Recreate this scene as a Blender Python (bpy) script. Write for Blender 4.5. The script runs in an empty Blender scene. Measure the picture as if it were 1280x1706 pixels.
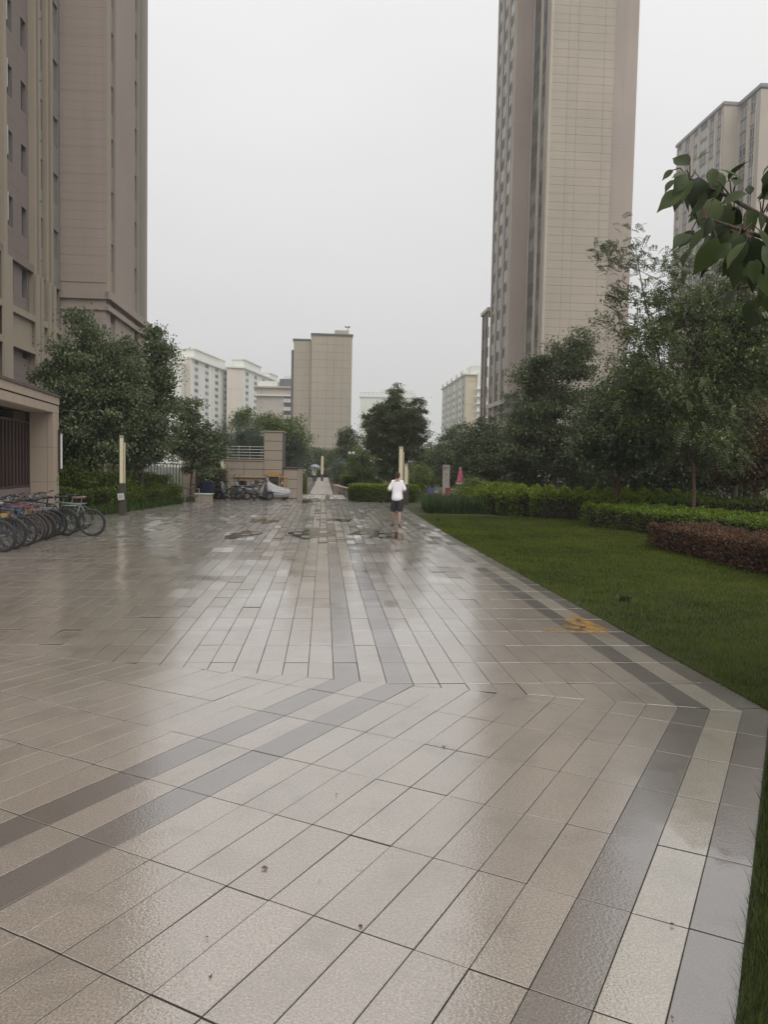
import bpy, bmesh, math, random
import numpy as np
from mathutils import Vector, Matrix, Euler
R = math.radians
random.seed(7)
rng = np.random.default_rng(7)
scene = bpy.context.scene
COL = scene.collection

# ------------------------------------------------------------------ camera
FPX, PITCH, ROLL, EYE = 1303.8, 3.293, 1.141, 1.85
cam_d = bpy.data.cameras.new('camera')
cam = bpy.data.objects.new('camera', cam_d)
COL.objects.link(cam)
cam.location = (0, 0, EYE)
cam.rotation_euler = (Matrix.Rotation(R(90 - PITCH), 3, 'X') @ Matrix.Rotation(R(ROLL), 3, 'Z')).to_euler()
cam_d.sensor_fit = 'VERTICAL'
cam_d.sensor_height = 24.0
cam_d.lens = 24.0 * FPX / 1706
cam_d.clip_start = 0.05
cam_d.clip_end = 3000
scene.camera = cam

# ------------------------------------------------------------------ sky: even rain cloud over a clear sky texture
SUN_EL, SUN_AZ = 52.0, 155.0
world = bpy.data.worlds.new('World')
scene.world = world
world.use_nodes = True
wn, wl = world.node_tree.nodes, world.node_tree.links
wn.clear()
w_out = wn.new('ShaderNodeOutputWorld')
w_bg = wn.new('ShaderNodeBackground')
w_sky = wn.new('ShaderNodeTexSky')
w_sky.sky_type = 'NISHITA'
w_sky.sun_disc = False
w_sky.sun_elevation = R(SUN_EL)
w_sky.sun_rotation = R(SUN_AZ)
w_bg.inputs['Strength'].default_value = 0.1
w_tc = wn.new('ShaderNodeTexCoord')
w_map = wn.new('ShaderNodeMapping')
w_map.inputs['Scale'].default_value = (1.0, 1.0, 2.2)
w_no = wn.new('ShaderNodeTexNoise')
w_no.inputs['Scale'].default_value = 1.6
w_no.inputs['Detail'].default_value = 5
w_no.inputs['Roughness'].default_value = 0.45
w_rp = wn.new('ShaderNodeValToRGB')
w_rp.color_ramp.elements[0].position = 0.3
w_rp.color_ramp.elements[0].color = (5.30, 5.27, 5.22, 1)
w_rp.color_ramp.elements[1].position = 0.72
w_rp.color_ramp.elements[1].color = (5.84, 5.80, 5.74, 1)
w_mx = wn.new('ShaderNodeMix')
w_mx.data_type = 'RGBA'
w_mx.inputs[0].default_value = 0.96
wl.new(w_tc.outputs['Generated'], w_map.inputs[0])
wl.new(w_map.outputs[0], w_no.inputs['Vector'])
wl.new(w_no.outputs['Fac'], w_rp.inputs[0])
wl.new(w_sky.outputs[0], w_mx.inputs[6])
wl.new(w_rp.outputs[0], w_mx.inputs[7])
# an overcast sky is brighter towards the zenith
w_sp = wn.new('ShaderNodeSeparateXYZ'); wl.new(w_tc.outputs['Generated'], w_sp.inputs[0])
w_g = wn.new('ShaderNodeMath'); w_g.operation = 'MULTIPLY_ADD'; w_g.use_clamp = False
w_g.inputs[1].default_value = 0.75; w_g.inputs[2].default_value = 1.0
w_mxx = wn.new('ShaderNodeMath'); w_mxx.operation = 'MAXIMUM'; w_mxx.inputs[1].default_value = 0.0
wl.new(w_sp.outputs[2], w_mxx.inputs[0]); wl.new(w_mxx.outputs[0], w_g.inputs[0])
w_vm = wn.new('ShaderNodeVectorMath'); w_vm.operation = 'SCALE'
wl.new(w_mx.outputs[2], w_vm.inputs[0]); wl.new(w_g.outputs[0], w_vm.inputs['Scale'])
wl.new(w_vm.outputs[0], w_bg.inputs['Color'])
wl.new(w_bg.outputs[0], w_out.inputs['Surface'])

sun_d = bpy.data.lights.new('sun', 'SUN')
sun_d.energy = 1.4
sun_d.angle = R(60)
sun_d.color = (1.0, 0.97, 0.93)
sun = bpy.data.objects.new('sun', sun_d)
COL.objects.link(sun)
_a, _e = R(SUN_AZ), R(SUN_EL)
_dir = Vector((math.sin(_a) * math.cos(_e), math.cos(_a) * math.cos(_e), math.sin(_e)))
sun.rotation_euler = _dir.to_track_quat('Z', 'Y').to_euler()
sun.location = (0, 0, 150)

scene.view_settings.view_transform = 'Standard'
scene.view_settings.look = 'None'
scene.view_settings.exposure = 0.32
scene.view_settings.gamma = 1.0
scene.view_settings.use_curve_mapping = False
scene.render.engine = 'CYCLES'
scene.cycles.max_bounces = 6
scene.cycles.diffuse_bounces = 3
scene.cycles.glossy_bounces = 3
scene.cycles.transmission_bounces = 4
scene.cycles.volume_bounces = 0
scene.cycles.transparent_max_bounces = 6
scene.cycles.use_denoising = True

# ------------------------------------------------------------------ coordinates
_cm = cam.rotation_euler.to_matrix()
def ray(px, py):
    return _cm @ Vector(((px - 640) / FPX, -(py - 853) / FPX, -1.0))
def G(px, py, z=0.0):
    """point of the ground under a photo position"""
    r = ray(px, py)
    t = (z - EYE) / r.z
    return Vector((r.x * t, r.y * t, z))
def P(px, py, Y):
    """point Y metres in front of the camera"""
    r = ray(px, py)
    t = Y / r.y
    return Vector((r.x * t, r.y * t, EYE + r.z * t))
TH = R(-4.43)                       # the whole compound is turned this much
NX, DX = Vector((math.cos(TH), -math.sin(TH), 0)), Vector((math.sin(TH), math.cos(TH), 0))
def Cc(u, v, z=0.0):
    return Vector((u * NX.x + v * DX.x, u * NX.y + v * DX.y, z))
def uv_of(p):
    return p[0] * NX.x + p[1] * NX.y, p[0] * DX.x + p[1] * DX.y

# ------------------------------------------------------------------ object helpers
def tag(o, label=None, cat=None, group=None, kind=None):
    if label: o['label'] = label
    if cat: o['category'] = cat
    if group: o['group'] = group
    if kind: o['kind'] = kind
    return o
def empty(name, loc=(0, 0, 0), rz=0.0, label=None, cat=None, group=None):
    o = bpy.data.objects.new(name, None)
    o.empty_display_size = 0.2
    COL.objects.link(o)
    o.location = loc
    o.rotation_euler = (0, 0, rz)
    return tag(o, label, cat, group)
def link(name, mesh, parent=None, loc=(0, 0, 0), rot=(0, 0, 0)):
    o = bpy.data.objects.new(name, mesh)
    COL.objects.link(o)
    if parent is not None: o.parent = parent
    o.location = loc
    o.rotation_euler = rot
    return o

class MB:
    def __init__(s):
        s.v, s.f, s.m = [], [], []
    def add(s, vs, fs, m=0):
        n = len(s.v)
        s.v.extend([tuple(p) for p in vs])
        for f in fs:
            s.f.append(tuple(i + n for i in f)); s.m.append(m)
    def box(s, x0, y0, z0, x1, y1, z1, m=0):
        s.add([(x0,y0,z0),(x1,y0,z0),(x1,y1,z0),(x0,y1,z0),(x0,y0,z1),(x1,y0,z1),(x1,y1,z1),(x0,y1,z1)],
              [(3,2,1,0),(4,5,6,7),(0,1,5,4),(1,2,6,5),(2,3,7,6),(3,0,4,7)], m)
        return s
    def quad(s, a, b, c, d, m=0):
        s.add([a, b, c, d], [(0, 1, 2, 3)], m); return s
    def prism(s, poly, z0, z1, m=0, cap=True):
        n = len(poly)
        vs = [(p[0], p[1], z0) for p in poly] + [(p[0], p[1], z1) for p in poly]
        fs = [(i, (i + 1) % n, n + (i + 1) % n, n + i) for i in range(n)]
        if cap: fs += [tuple(range(n, 2 * n)), tuple(range(n - 1, -1, -1))]
        s.add(vs, fs, m); return s
    def tube(s, pts, rad, n=8, m=0, cap=True):
        pts = [Vector(p) for p in pts]
        if not hasattr(rad, '__len__'): rad = [rad] * len(pts)
        base = len(s.v)
        up = None
        for i, p in enumerate(pts):
            t = (pts[min(i + 1, len(pts) - 1)] - pts[max(i - 1, 0)])
            if t.length < 1e-9: t = Vector((0, 0, 1))
            t.normalize()
            if up is None:
                up = Vector((0, 0, 1)) if abs(t.z) < 0.9 else Vector((1, 0, 0))
            a = t.cross(up)
            if a.length < 1e-6: a = t.cross(Vector((0, 1, 0)))
            a.normalize(); b = a.cross(t); up = b if b.length > 1e-6 else up
            for k in range(n):
                an = 2 * math.pi * k / n
                q = p + a * (math.cos(an) * rad[i]) + b * (math.sin(an) * rad[i])
                s.v.append(tuple(q))
        for i in range(len(pts) - 1):
            for k in range(n):
                k2 = (k + 1) % n
                s.f.append((base + i*n + k, base + i*n + k2, base + (i+1)*n + k2, base + (i+1)*n + k)); s.m.append(m)
        if cap:
            s.f.append(tuple(base + k for k in range(n - 1, -1, -1))); s.m.append(m)
            e = base + (len(pts) - 1) * n
            s.f.append(tuple(e + k for k in range(n))); s.m.append(m)
        return s
    def ring(s, c, R0, r, nu=28, nv=8, m=0, axis='Y', squash=1.0):
        """torus lying in the plane across axis"""
        base = len(s.v)
        for i in range(nu):
            a = 2 * math.pi * i / nu
            for j in range(nv):
                b = 2 * math.pi * j / nv
                q = R0 + r * math.cos(b); h = r * math.sin(b) * squash
                if axis == 'Y': p = (c[0] + q*math.cos(a), c[1] + h, c[2] + q*math.sin(a))
                elif axis == 'Z': p = (c[0] + q*math.cos(a), c[1] + q*math.sin(a), c[2] + h)
                else: p = (c[0] + h, c[1] + q*math.cos(a), c[2] + q*math.sin(a))
                s.v.append(p)
        for i in range(nu):
            for j in range(nv):
                i2, j2 = (i + 1) % nu, (j + 1) % nv
                s.f.append((base+i*nv+j, base+i2*nv+j, base+i2*nv+j2, base+i*nv+j2)); s.m.append(m)
        return s
    def lathe(s, prof, c=(0, 0, 0), n=16, m=0):
        base = len(s.v)
        for (r, z) in prof:
            for k in range(n):
                a = 2 * math.pi * k / n
                s.v.append((c[0] + r*math.cos(a), c[1] + r*math.sin(a), c[2] + z))
        for i in range(len(prof) - 1):
            for k in range(n):
                k2 = (k + 1) % n
                s.f.append((base+i*n+k, base+i*n+k2, base+(i+1)*n+k2, base+(i+1)*n+k)); s.m.append(m)
        return s
    def ball(s, c, r, n=10, m=0, sx=1, sy=1, sz=1):
        base = len(s.v); k = n // 2
        for i in range(k + 1):
            p = math.pi * i / k
            for j in range(n):
                a = 2 * math.pi * j / n
                s.v.append((c[0]+sx*r*math.sin(p)*math.cos(a), c[1]+sy*r*math.sin(p)*math.sin(a), c[2]+sz*r*math.cos(p)))
        for i in range(k):
            for j in range(n):
                j2 = (j + 1) % n
                s.f.append((base+i*n+j, base+(i+1)*n+j, base+(i+1)*n+j2, base+i*n+j2)); s.m.append(m)
        return s
    def mesh(s, name, mats):
        me = bpy.data.meshes.new(name)
        me.from_pydata(s.v, [], s.f)
        if not isinstance(mats, (list, tuple)): mats = [mats]
        for m in mats: me.materials.append(m)
        if len(mats) > 1: me.polygons.foreach_set('material_index', s.m)
        me.update()
        return me
    def build(s, name, mats, parent=None, loc=(0, 0, 0), rot=(0, 0, 0), smooth=False):
        me = s.mesh(name, mats)
        if smooth: me.polygons.foreach_set('use_smooth', [True] * len(me.polygons))
        return link(name, me, parent, loc, rot)

def np_mesh(name, verts, faces, mats, attrs=None):
    """verts (N,3), faces (M,k) arrays -> mesh, quickly"""
    me = bpy.data.meshes.new(name)
    verts = np.ascontiguousarray(verts, dtype=np.float32); faces = np.ascontiguousarray(faces, dtype=np.int32)
    M, k = faces.shape
    me.vertices.add(len(verts)); me.vertices.foreach_set('co', verts.ravel())
    me.loops.add(M * k); me.loops.foreach_set('vertex_index', faces.ravel())
    me.polygons.add(M)
    me.polygons.foreach_set('loop_start', np.arange(0, M * k, k, dtype=np.int32))
    me.polygons.foreach_set('loop_total', np.full(M, k, dtype=np.int32))
    for m in (mats if isinstance(mats, (list, tuple)) else [mats]): me.materials.append(m)
    for an, av in (attrs or {}).items():
        a = me.attributes.new(an, 'FLOAT', 'POINT')
        a.data.foreach_set('value', np.ascontiguousarray(av, dtype=np.float32))
    me.update(calc_edges=True)
    return me

# ------------------------------------------------------------------ materials
MATS = {}
class NT:
    def __init__(s, name):
        s.mat = bpy.data.materials.new(name); s.mat.use_nodes = True
        s.t = s.mat.node_tree; s.n = s.t.nodes; s.l = s.t.links
        s.b = s.n['Principled BSDF']; s.out = s.n['Material Output']
    def node(s, t, **kw):
        n = s.n.new(t)
        for k, v in kw.items(): setattr(n, k, v)
        return n
    def link(s, a, b): s.l.new(a, b)
    def pos(s):
        return s.node('ShaderNodeNewGeometry').outputs['Position']
    def noise(s, scale, detail=4, rough=0.55, vec=None, dist=0.0):
        n = s.node('ShaderNodeTexNoise')
        n.inputs['Scale'].default_value = scale; n.inputs['Detail'].default_value = detail
        n.inputs['Roughness'].default_value = rough; n.inputs['Distortion'].default_value = dist
        if vec is not None: s.link(vec, n.inputs['Vector'])
        return n.outputs['Fac']
    def ramp(s, fac, stops):
        r = s.node('ShaderNodeValToRGB')
        e = r.color_ramp.elements
        while len(e) < len(stops): e.new(0.5)
        for i, (p, c) in enumerate(stops):
            e[i].position = p
            e[i].color = (c, c, c, 1) if not hasattr(c, '__len__') else (c[0], c[1], c[2], 1)
        s.link(fac, r.inputs[0])
        return r.outputs[0]
    def math(s, op, a, b=None, clamp=False):
        n = s.node('ShaderNodeMath', operation=op, use_clamp=clamp)
        for i, x in enumerate((a, b)):
            if x is None: continue
            if isinstance(x, (int, float)): n.inputs[i].default_value = x
            else: s.link(x, n.inputs[i])
        return n.outputs[0]
    def mix(s, fac, a, b, mode='MIX'):
        n = s.node('ShaderNodeMix', data_type='RGBA', blend_type=mode)
        for i, x in ((0, fac), (6, a), (7, b)):
            if isinstance(x, (int, float)): n.inputs[i].default_value = x
            elif hasattr(x, '__len__'): n.inputs[i].default_value = (x[0], x[1], x[2], 1)
            else: s.link(x, n.inputs[i])
        return n.outputs[2]
    def attr(s, name):
        return s.node('ShaderNodeAttribute', attribute_name=name).outputs['Fac']
    def bump(s, h, dist=0.01, strength=1.0, to=('Normal',)):
        n = s.node('ShaderNodeBump')
        n.inputs['Distance'].default_value = dist; n.inputs['Strength'].default_value = strength
        s.link(h, n.inputs['Height'])
        for t in to: s.link(n.outputs[0], s.b.inputs[t])
        return n.outputs[0]
    def set(s, **kw):
        for k, v in kw.items():
            i = s.b.inputs[k.replace('_', ' ')]
            if hasattr(v, 'is_linked') or hasattr(v, 'links'): s.link(v, i)
            else: i.default_value = (*v, 1) if hasattr(v, '__len__') and len(v) == 3 else v
        return s.mat

def simple(name, col, rough=0.5, metal=0.0, var=0.15, scale=6.0, bump=0.0, bscale=80, coat=0.0, spec=0.5):
    """plain surface with a little mottling and wear"""
    if name in MATS: return MATS[name]
    s = NT(name)
    tc = s.node('ShaderNodeTexCoord').outputs['Object']
    n = s.noise(scale, 6, 0.65, tc)
    c = s.ramp(n, [(0.25, tuple(x * (1 - var) for x in col)), (0.75, tuple(min(1, x * (1 + var)) for x in col))])
    s.set(Base_Color=c, Roughness=rough, Metallic=metal)
    s.b.inputs['Coat Weight'].default_value = coat
    s.b.inputs['Specular IOR Level'].default_value = spec
    if bump: s.bump(s.noise(bscale, 4, 0.6, tc), bump, 0.6)
    MATS[name] = s.mat
    return s.mat

def leaf_mat(name, dark, light, rough=0.42, trans=0.25, spec=0.4):
    if name in MATS: return MATS[name]
    s = NT(name)
    c = s.ramp(s.attr('tint'), [(0.0, dark), (1.0, light)])
    s.set(Base_Color=c, Roughness=rough)
    s.b.inputs['Specular IOR Level'].default_value = spec
    tr = s.node('ShaderNodeBsdfTranslucent'); s.link(c, tr.inputs[0])
    m = s.node('ShaderNodeMixShader'); m.inputs[0].default_value = trans
    s.link(s.b.outputs[0], m.inputs[1]); s.link(tr.outputs[0], m.inputs[2]); s.link(m.outputs[0], s.out.inputs[0])
    MATS[name] = s.mat
    return s.mat

def wall_mat(name, col, var=0.08, streak=0.25, fine=0.0, fine_h=0.4, rough=0.8):
    """rendered or clad outer wall: mottled, with rain streaks and damp patches"""
    if name in MATS: return MATS[name]
    s = NT(name)
    p = s.pos()
    mp = s.node('ShaderNodeMapping'); mp.inputs['Scale'].default_value = (1, 1, 0.06); s.link(p, mp.inputs[0])
    st = s.noise(1.1, 6, 0.6, mp.outputs[0])
    big = s.noise(0.12, 4, 0.5, p)
    gr = s.noise(9.0, 5, 0.7, p)
    c = s.mix(s.ramp(big, [(0.3, 0.0), (0.7, 1.0)]), tuple(x * (1 - var) for x in col), tuple(x * (1 + var) for x in col))
    c = s.mix(s.math('MULTIPLY', s.ramp(st, [(0.48, 0.0), (0.75, 1.0)]), streak), c, tuple(x * 0.6 for x in col))
    c = s.mix(s.math('MULTIPLY', gr, 0.25), c, tuple(x * 0.8 for x in col))
    if fine:
        sz = s.node('ShaderNodeSeparateXYZ'); s.link(p, sz.inputs[0])
        fr = s.math('FRACT', s.math('MULTIPLY', sz.outputs[2], 1.0 / fine_h))
        ln = s.ramp(fr, [(0.0, 1.0), (0.07, 1.0), (0.1, 0.0)])
        c = s.mix(s.math('MULTIPLY', ln, fine), c, tuple(x * 0.5 for x in col))
        s.bump(s.math('SUBTRACT', 1.0, ln), 0.01, 0.5)
    s.set(Base_Color=c, Roughness=rough)
    MATS[name] = s.mat
    return s.mat

def glass_mat(name, col=(0.03, 0.035, 0.04), rough=0.06):
    if name in MATS: return MATS[name]
    s = NT(name)
    s.set(Base_Color=col, Roughness=rough)
    s.b.inputs['Specular IOR Level'].default_value = 0.6
    s.bump(s.noise(1.2, 2, 0.5, s.pos()), 0.006, 0.4)
    MATS[name] = s.mat
    return s.mat

# ================================================================== GROUND
def granite(name, c0, c1, film=0.42, specks=0.55, rough=0.42, stain=0.42):
    """flamed granite paving wet with rain: speckled stone under a thin rippled water film"""
    s = NT(name)
    p = s.pos()
    tint = s.attr('tint')
    base = s.mix(tint, c0, c1)
    sp = s.noise(105, 3, 0.75, p)
    base = s.mix(s.math('MULTIPLY', s.ramp(sp, [(0.42, 1.0), (0.5, 0.0)]), specks), base, tuple(x * 0.35 for x in c0))
    base = s.mix(s.math('MULTIPLY', s.ramp(sp, [(0.54, 0.0), (0.62, 1.0)]), specks * 0.8), base, tuple(min(0.7, x * 1.9) for x in c1))
    dirt = s.noise(2.3, 7, 0.65, p, 0.4)
    lo = s.noise(0.35, 4, 0.6, p)
    base = s.mix(s.math('MULTIPLY', s.ramp(lo, [(0.4, 0.0), (0.65, 1.0)]), 0.3), base, (c1[0] * 0.78, c1[1] * 0.83, c1[2] * 0.85))
    base = s.mix(s.math('MULTIPLY', s.ramp(dirt, [(0.5, 0.0), (0.68, 1.0)]), stain), base, tuple(x * 0.5 for x in c0))
    spots = s.noise(9.0, 3, 0.5, p)
    base = s.mix(s.ramp(spots, [(0.70, 0.0), (0.76, 0.55)]), base, tuple(x * 0.35 for x in c0))
    # water: more of it in low places
    wet = s.noise(0.9, 4, 0.55, p, 0.3)
    rag = s.noise(60, 3, 0.6, p)
    dot = s.node('ShaderNodeVectorMath', operation='DOT_PRODUCT'); s.link(p, dot.inputs[0]); dot.inputs[1].default_value = (0.8832, -0.4690, 0)
    edge = s.ramp(s.math('ADD', dot.outputs['Value'], 1.05), [(0.0, 0.0), (0.62, 0.045), (1.0, 0.045)])   # the paving drains towards the kerb stones
    wsum = s.math('ADD', s.math('ADD', wet, edge), s.math('MULTIPLY', s.math('SUBTRACT', rag, 0.5), 0.16))
    pool = s.ramp(wsum, [(0.50, 0.0), (0.60, 0.7), (0.66, 1.0)])
    s.set(Base_Color=base, Roughness=s.ramp(pool, [(0.0, rough), (1.0, rough * 0.75)]))
    s.b.inputs['Specular IOR Level'].default_value = 0.9
    g = s.noise(85, 2, 0.5, p)
    g2 = s.noise(170, 2, 0.6, p)
    h = s.math('ADD', s.math('MULTIPLY', g, 0.7), s.math('MULTIPLY', g2, 0.3))
    s.bump(h, 0.004, 0.6)
    cb = s.node('ShaderNodeBump'); cb.inputs['Distance'].default_value = 0.0024
    s.link(s.noise(70, 2, 0.5, p), cb.inputs['Height'])
    s.link(s.ramp(pool, [(0.0, film), (0.6, film * 0.7), (1.0, film * 0.06)]), cb.inputs['Strength'])
    s.link(cb.outputs[0], s.b.inputs['Coat Normal'])
    s.b.inputs['Coat Weight'].default_value = 1.0
    s.b.inputs['Coat IOR'].default_value = 2.4
    s.link(s.ramp(pool, [(0.0, 0.07), (1.0, 0.02)]), s.b.inputs['Coat Roughness'])
    return s.mat

M_PINK = granite('pink_granite', (0.255, 0.208, 0.165), (0.300, 0.250, 0.202))
M_CREAM = granite('cream_granite', (0.29, 0.248, 0.195), (0.33, 0.285, 0.225))
M_DARK = granite('dark_granite', (0.115, 0.092, 0.077), (0.135, 0.110, 0.093), film=0.5, specks=0.35, stain=0.25)
M_RED = granite('red_brick_paving', (0.20, 0.115, 0.09), (0.27, 0.17, 0.14))
M_OLD = granite('old_worn_granite', (0.27, 0.232, 0.20), (0.40, 0.355, 0.31), specks=.3, stain=.5)
M_PATH = granite('pale_path_paving', (0.42, 0.36, 0.31), (0.52, 0.45, 0.39), specks=.2, rough=.6)
M_PATH.node_tree.nodes['Principled BSDF'].inputs['Coat Weight'].default_value = .25
TILE_MATS = [M_PINK, M_CREAM, M_DARK, M_RED, M_OLD, M_PATH]
M_JOINT = simple('joint_grit', (0.085, 0.074, 0.062), 0.7, bump=0.004)

SA, SB = Vector((-1.8047, 6.9971)), Vector((2.8230, 6.0126))    # the mitre between the two tile directions
SD = (SB - SA).normalized(); SN = Vector((-SD.y, SD.x))           # SN points away from the camera
TB = R(27.973)
NB, DB = Vector((math.cos(TB), -math.sin(TB))), Vector((math.sin(TB), math.cos(TB)))
NA, DA = Vector((NX.x, NX.y)), Vector((DX.x, DX.y))
WA, LA, UA, VA = 0.22675, 0.71744, 0.33654, 6.58135
WB, LB, UB, VB = 0.22855, 0.68582, -3.29028, 1.95173

def clip(poly, a, n):
    """keep the part of poly where (p-a).n >= 0"""
    out = []
    for i, p in enumerate(poly):
        q = poly[(i + 1) % len(poly)]
        dp, dq = (p - a).dot(n), (q - a).dot(n)
        if dp >= 0: out.append(p)
        if (dp >= 0) != (dq >= 0): out.append(p + (q - p) * (dp / (dp - dq)))
    return out
def area(poly):
    return 0.5 * sum(p.x * q.y - q.x * p.y for p, q in zip(poly, poly[1:] + poly[:1]))
def inset(poly, g):
    """shrink a convex counter-clockwise polygon by g"""
    out = poly
    for i, p in enumerate(poly):
        q = poly[(i + 1) % len(poly)]
        e = q - p
        if e.length < 1e-6: continue
        n = Vector((-e.y, e.x)).normalized()
        out = clip(out, p + n * g, n)
    return out

def band_mat(k, far):
    if k in (-1, 1, 11, 13): return 2
    if k == 12: return 1
    return 0

tiles = []          # (poly, mat, gap, tiltx, tilty, dz)
HEDGE_BACK = 18.6
def tile(poly, m, gap=0.0022, tilt=0.0020, dz=0.0007):
    if len(poly) < 3: return
    if area(poly) < 0: poly = poly[::-1]
    if area(poly) < 0.004: return
    tiles.append((inset(poly, gap), m, random.gauss(0, tilt), random.gauss(0, tilt), random.gauss(0, dz)))
# near field, laid on the skew
for k in range(-34, 14):
    for j in range(-6, 14):
        u0, v0 = UB + k * WB, VB + j * LB + .002
        v1 = v0 + LB - .004
        pl = [NB * u0 + DB * v0, NB * (u0 + WB) + DB * v0, NB * (u0 + WB) + DB * v1, NB * u0 + DB * v1]
        c = sum(pl, Vector((0, 0))) / 4
        if c.y < 0.6 or c.x < -9: continue
        tile(clip(pl, SA, -SN), band_mat(k, False))
# middle field, laid along the plaza
for k in range(-52, 14):
    for j in range(-5, 17):
        u0, v0 = UA + k * WA, VA + j * LA + .006
        v1 = v0 + LA - .012
        pl = [NA * u0 + DA * v0, NA * (u0 + WA) + DA * v0, NA * (u0 + WA) + DA * v1, NA * u0 + DA * v1]
        c = sum(pl, Vector((0, 0))) / 4
        if c.x < -11.4: continue
        m = band_mat(k, True)
        if m == 2 and k in (11,) and random.random() < 0.08: m = 0
        t = 0.003 + 0.0045 * max(0, (c.y - 9) / 9) + (0.004 if c.x < -2.5 else 0)
        tile(clip(pl, SA, SN), m, 0.0024, t, 0.0012)
VC = VA + 17 * LA
# far field: older, loose, staggered
def far_limits(v):
    lo = -8.6 if v > 26.5 else -11
    if v > 38: lo = -6.3
    if v > 43.4: lo = -5.0
    hi = 3.45 + 0.02 * (v - 18)
    if v > 41: hi = 1.3
    if v > 47: lo, hi = -2.4, 2.6
    return lo, hi
for k in range(-52, 18):
    off = random.random() * LA
    for j in range(0, 44):
        u0, v0 = UA + k * WA, VC + j * LA - off
        v1 = v0 + LA
        if j == 0: v0 = VC
        if v1 <= VC + 0.05: continue
        lo, hi = far_limits(0.5 * (v0 + v1))
        if u0 < lo or u0 + WA > hi: continue
        pl = [NA * u0 + DA * v0, NA * (u0 + WA) + DA * v0, NA * (u0 + WA) + DA * v1, NA * u0 + DA * v1]
        m = 4 if v0 < 44 else 5
        if (u0 < -3 and v0 > 41.5) or v0 > 46 and (u0 < -1.5 or u0 > 1.2): m = 3
        elif k == -1 or k == 11: m = 2 if random.random() < .5 else 0
        tile(pl, m, 0.010, 0.016, 0.004)
# the path leading off between the trees
for k in range(-5, 7):
    for j in range(0, 88):
        u0, v0 = -0.35 + k * 0.19, 50.5 + j * 0.9 + (0.45 if k % 2 else 0)
        pl = [NA * u0 + DA * v0, NA * (u0 + .19) + DA * v0, NA * (u0 + .19) + DA * (v0 + .9), NA * u0 + DA * (v0 + .9)]
        tile(pl, 5 if -4 < k < 5 else 3, 0.008, 0.004, 0.002)

def tile_geo(poly, tx, ty, dz):
    c = sum(poly, Vector((0, 0))) / len(poly)
    ch = 0.0016
    top = inset(poly, ch)
    if len(top) < 3: top = [p.lerp(c, 0.05) for p in poly]
    z = lambda p: dz + (p.x - c.x) * tx + (p.y - c.y) * ty
    n, m = len(poly), len(top)
    vs = [(p.x, p.y, -0.02) for p in poly] + [(p.x, p.y, z(p) - ch) for p in poly]
    fs = [(i, (i + 1) % n, n + (i + 1) % n, n + i) for i in range(n)]      # first n faces: the joint sides
    if m == n:
        vs += [(p.x, p.y, z(p)) for p in top]
        fs += [(n + i, n + (i + 1) % n, 2 * n + (i + 1) % n, 2 * n + i) for i in range(n)]
        fs.append(tuple(range(2 * n, 3 * n)))
    else:
        fs.append(tuple(range(n, 2 * n)))
    return vs, fs, c

MB().prism([(-370, -34), (370, -34), (370, 490), (-370, 490)], -0.6, -0.06).build('ground', simple('soil', (0.045, 0.05, 0.025), 0.95, scale=0.6, var=0.4))
bpy.data.objects['ground']['kind'] = 'structure'
pav = MB().prism([tuple(Cc(-14, -3)[:2]), tuple(Cc(4.2, -3)[:2]), tuple(Cc(4.2, 48)[:2]), tuple(Cc(-14, 48)[:2])], -0.055, -0.012).build('pavement', M_JOINT)
pav['kind'] = 'structure'
pa = MB().prism([tuple(Cc(-2.6, 48.01)[:2]), tuple(Cc(2.8, 48.01)[:2]), tuple(Cc(1.6, 131)[:2]), tuple(Cc(-2.4, 131)[:2])], -0.055, -0.014).build('path', M_JOINT)
pa['kind'] = 'structure'

def seen(c):
    if c.y < 0.5: return 0
    x = 640 + FPX * c.x / c.y; y = 776 + FPX * EYE / c.y
    if x < -60 or x > 1340 or y > 1800: return 0
    return 1.0 / c.y ** 3
tiles = [(seen(sum(t[0], Vector((0, 0))) / len(t[0])) * abs(area(t[0])), t) for t in tiles if len(t[0]) >= 3]
tiles.sort(key=lambda q: -q[0])
rest = MB(); rest_t = []
for i, (w, (poly, m, tx, ty, dz)) in enumerate(tiles):
    vs, fs, c = tile_geo(poly, tx, ty, dz)
    tint = random.random()
    if i < 290:
        me = bpy.data.meshes.new('tile')
        me.from_pydata([(x - c.x, y - c.y, z) for x, y, z in vs], [], fs)
        me.materials.append(TILE_MATS[m]); me.materials.append(M_JOINT)
        nj = len(poly)
        me.polygons.foreach_set('material_index', [1] * nj + [0] * (len(fs) - nj))
        a = me.attributes.new('tint', 'FLOAT', 'POINT'); a.data.foreach_set('value', [tint] * len(vs))
        link('tile', me, pav, (c.x, c.y, 0))
    else:
        nj = len(poly)
        rest.add(vs, fs, m)
        for q_ in range(nj): rest.m[len(rest.m) - len(fs) + q_] = 6
        rest_t += [tint] * len(vs)
me = rest.mesh('paving_tiles', TILE_MATS + [M_JOINT])
a = me.attributes.new('tint', 'FLOAT', 'POINT'); a.data.foreach_set('value', rest_t)
o = link('paving_tiles', me, pav); o['kind'] = 'stuff'

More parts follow.
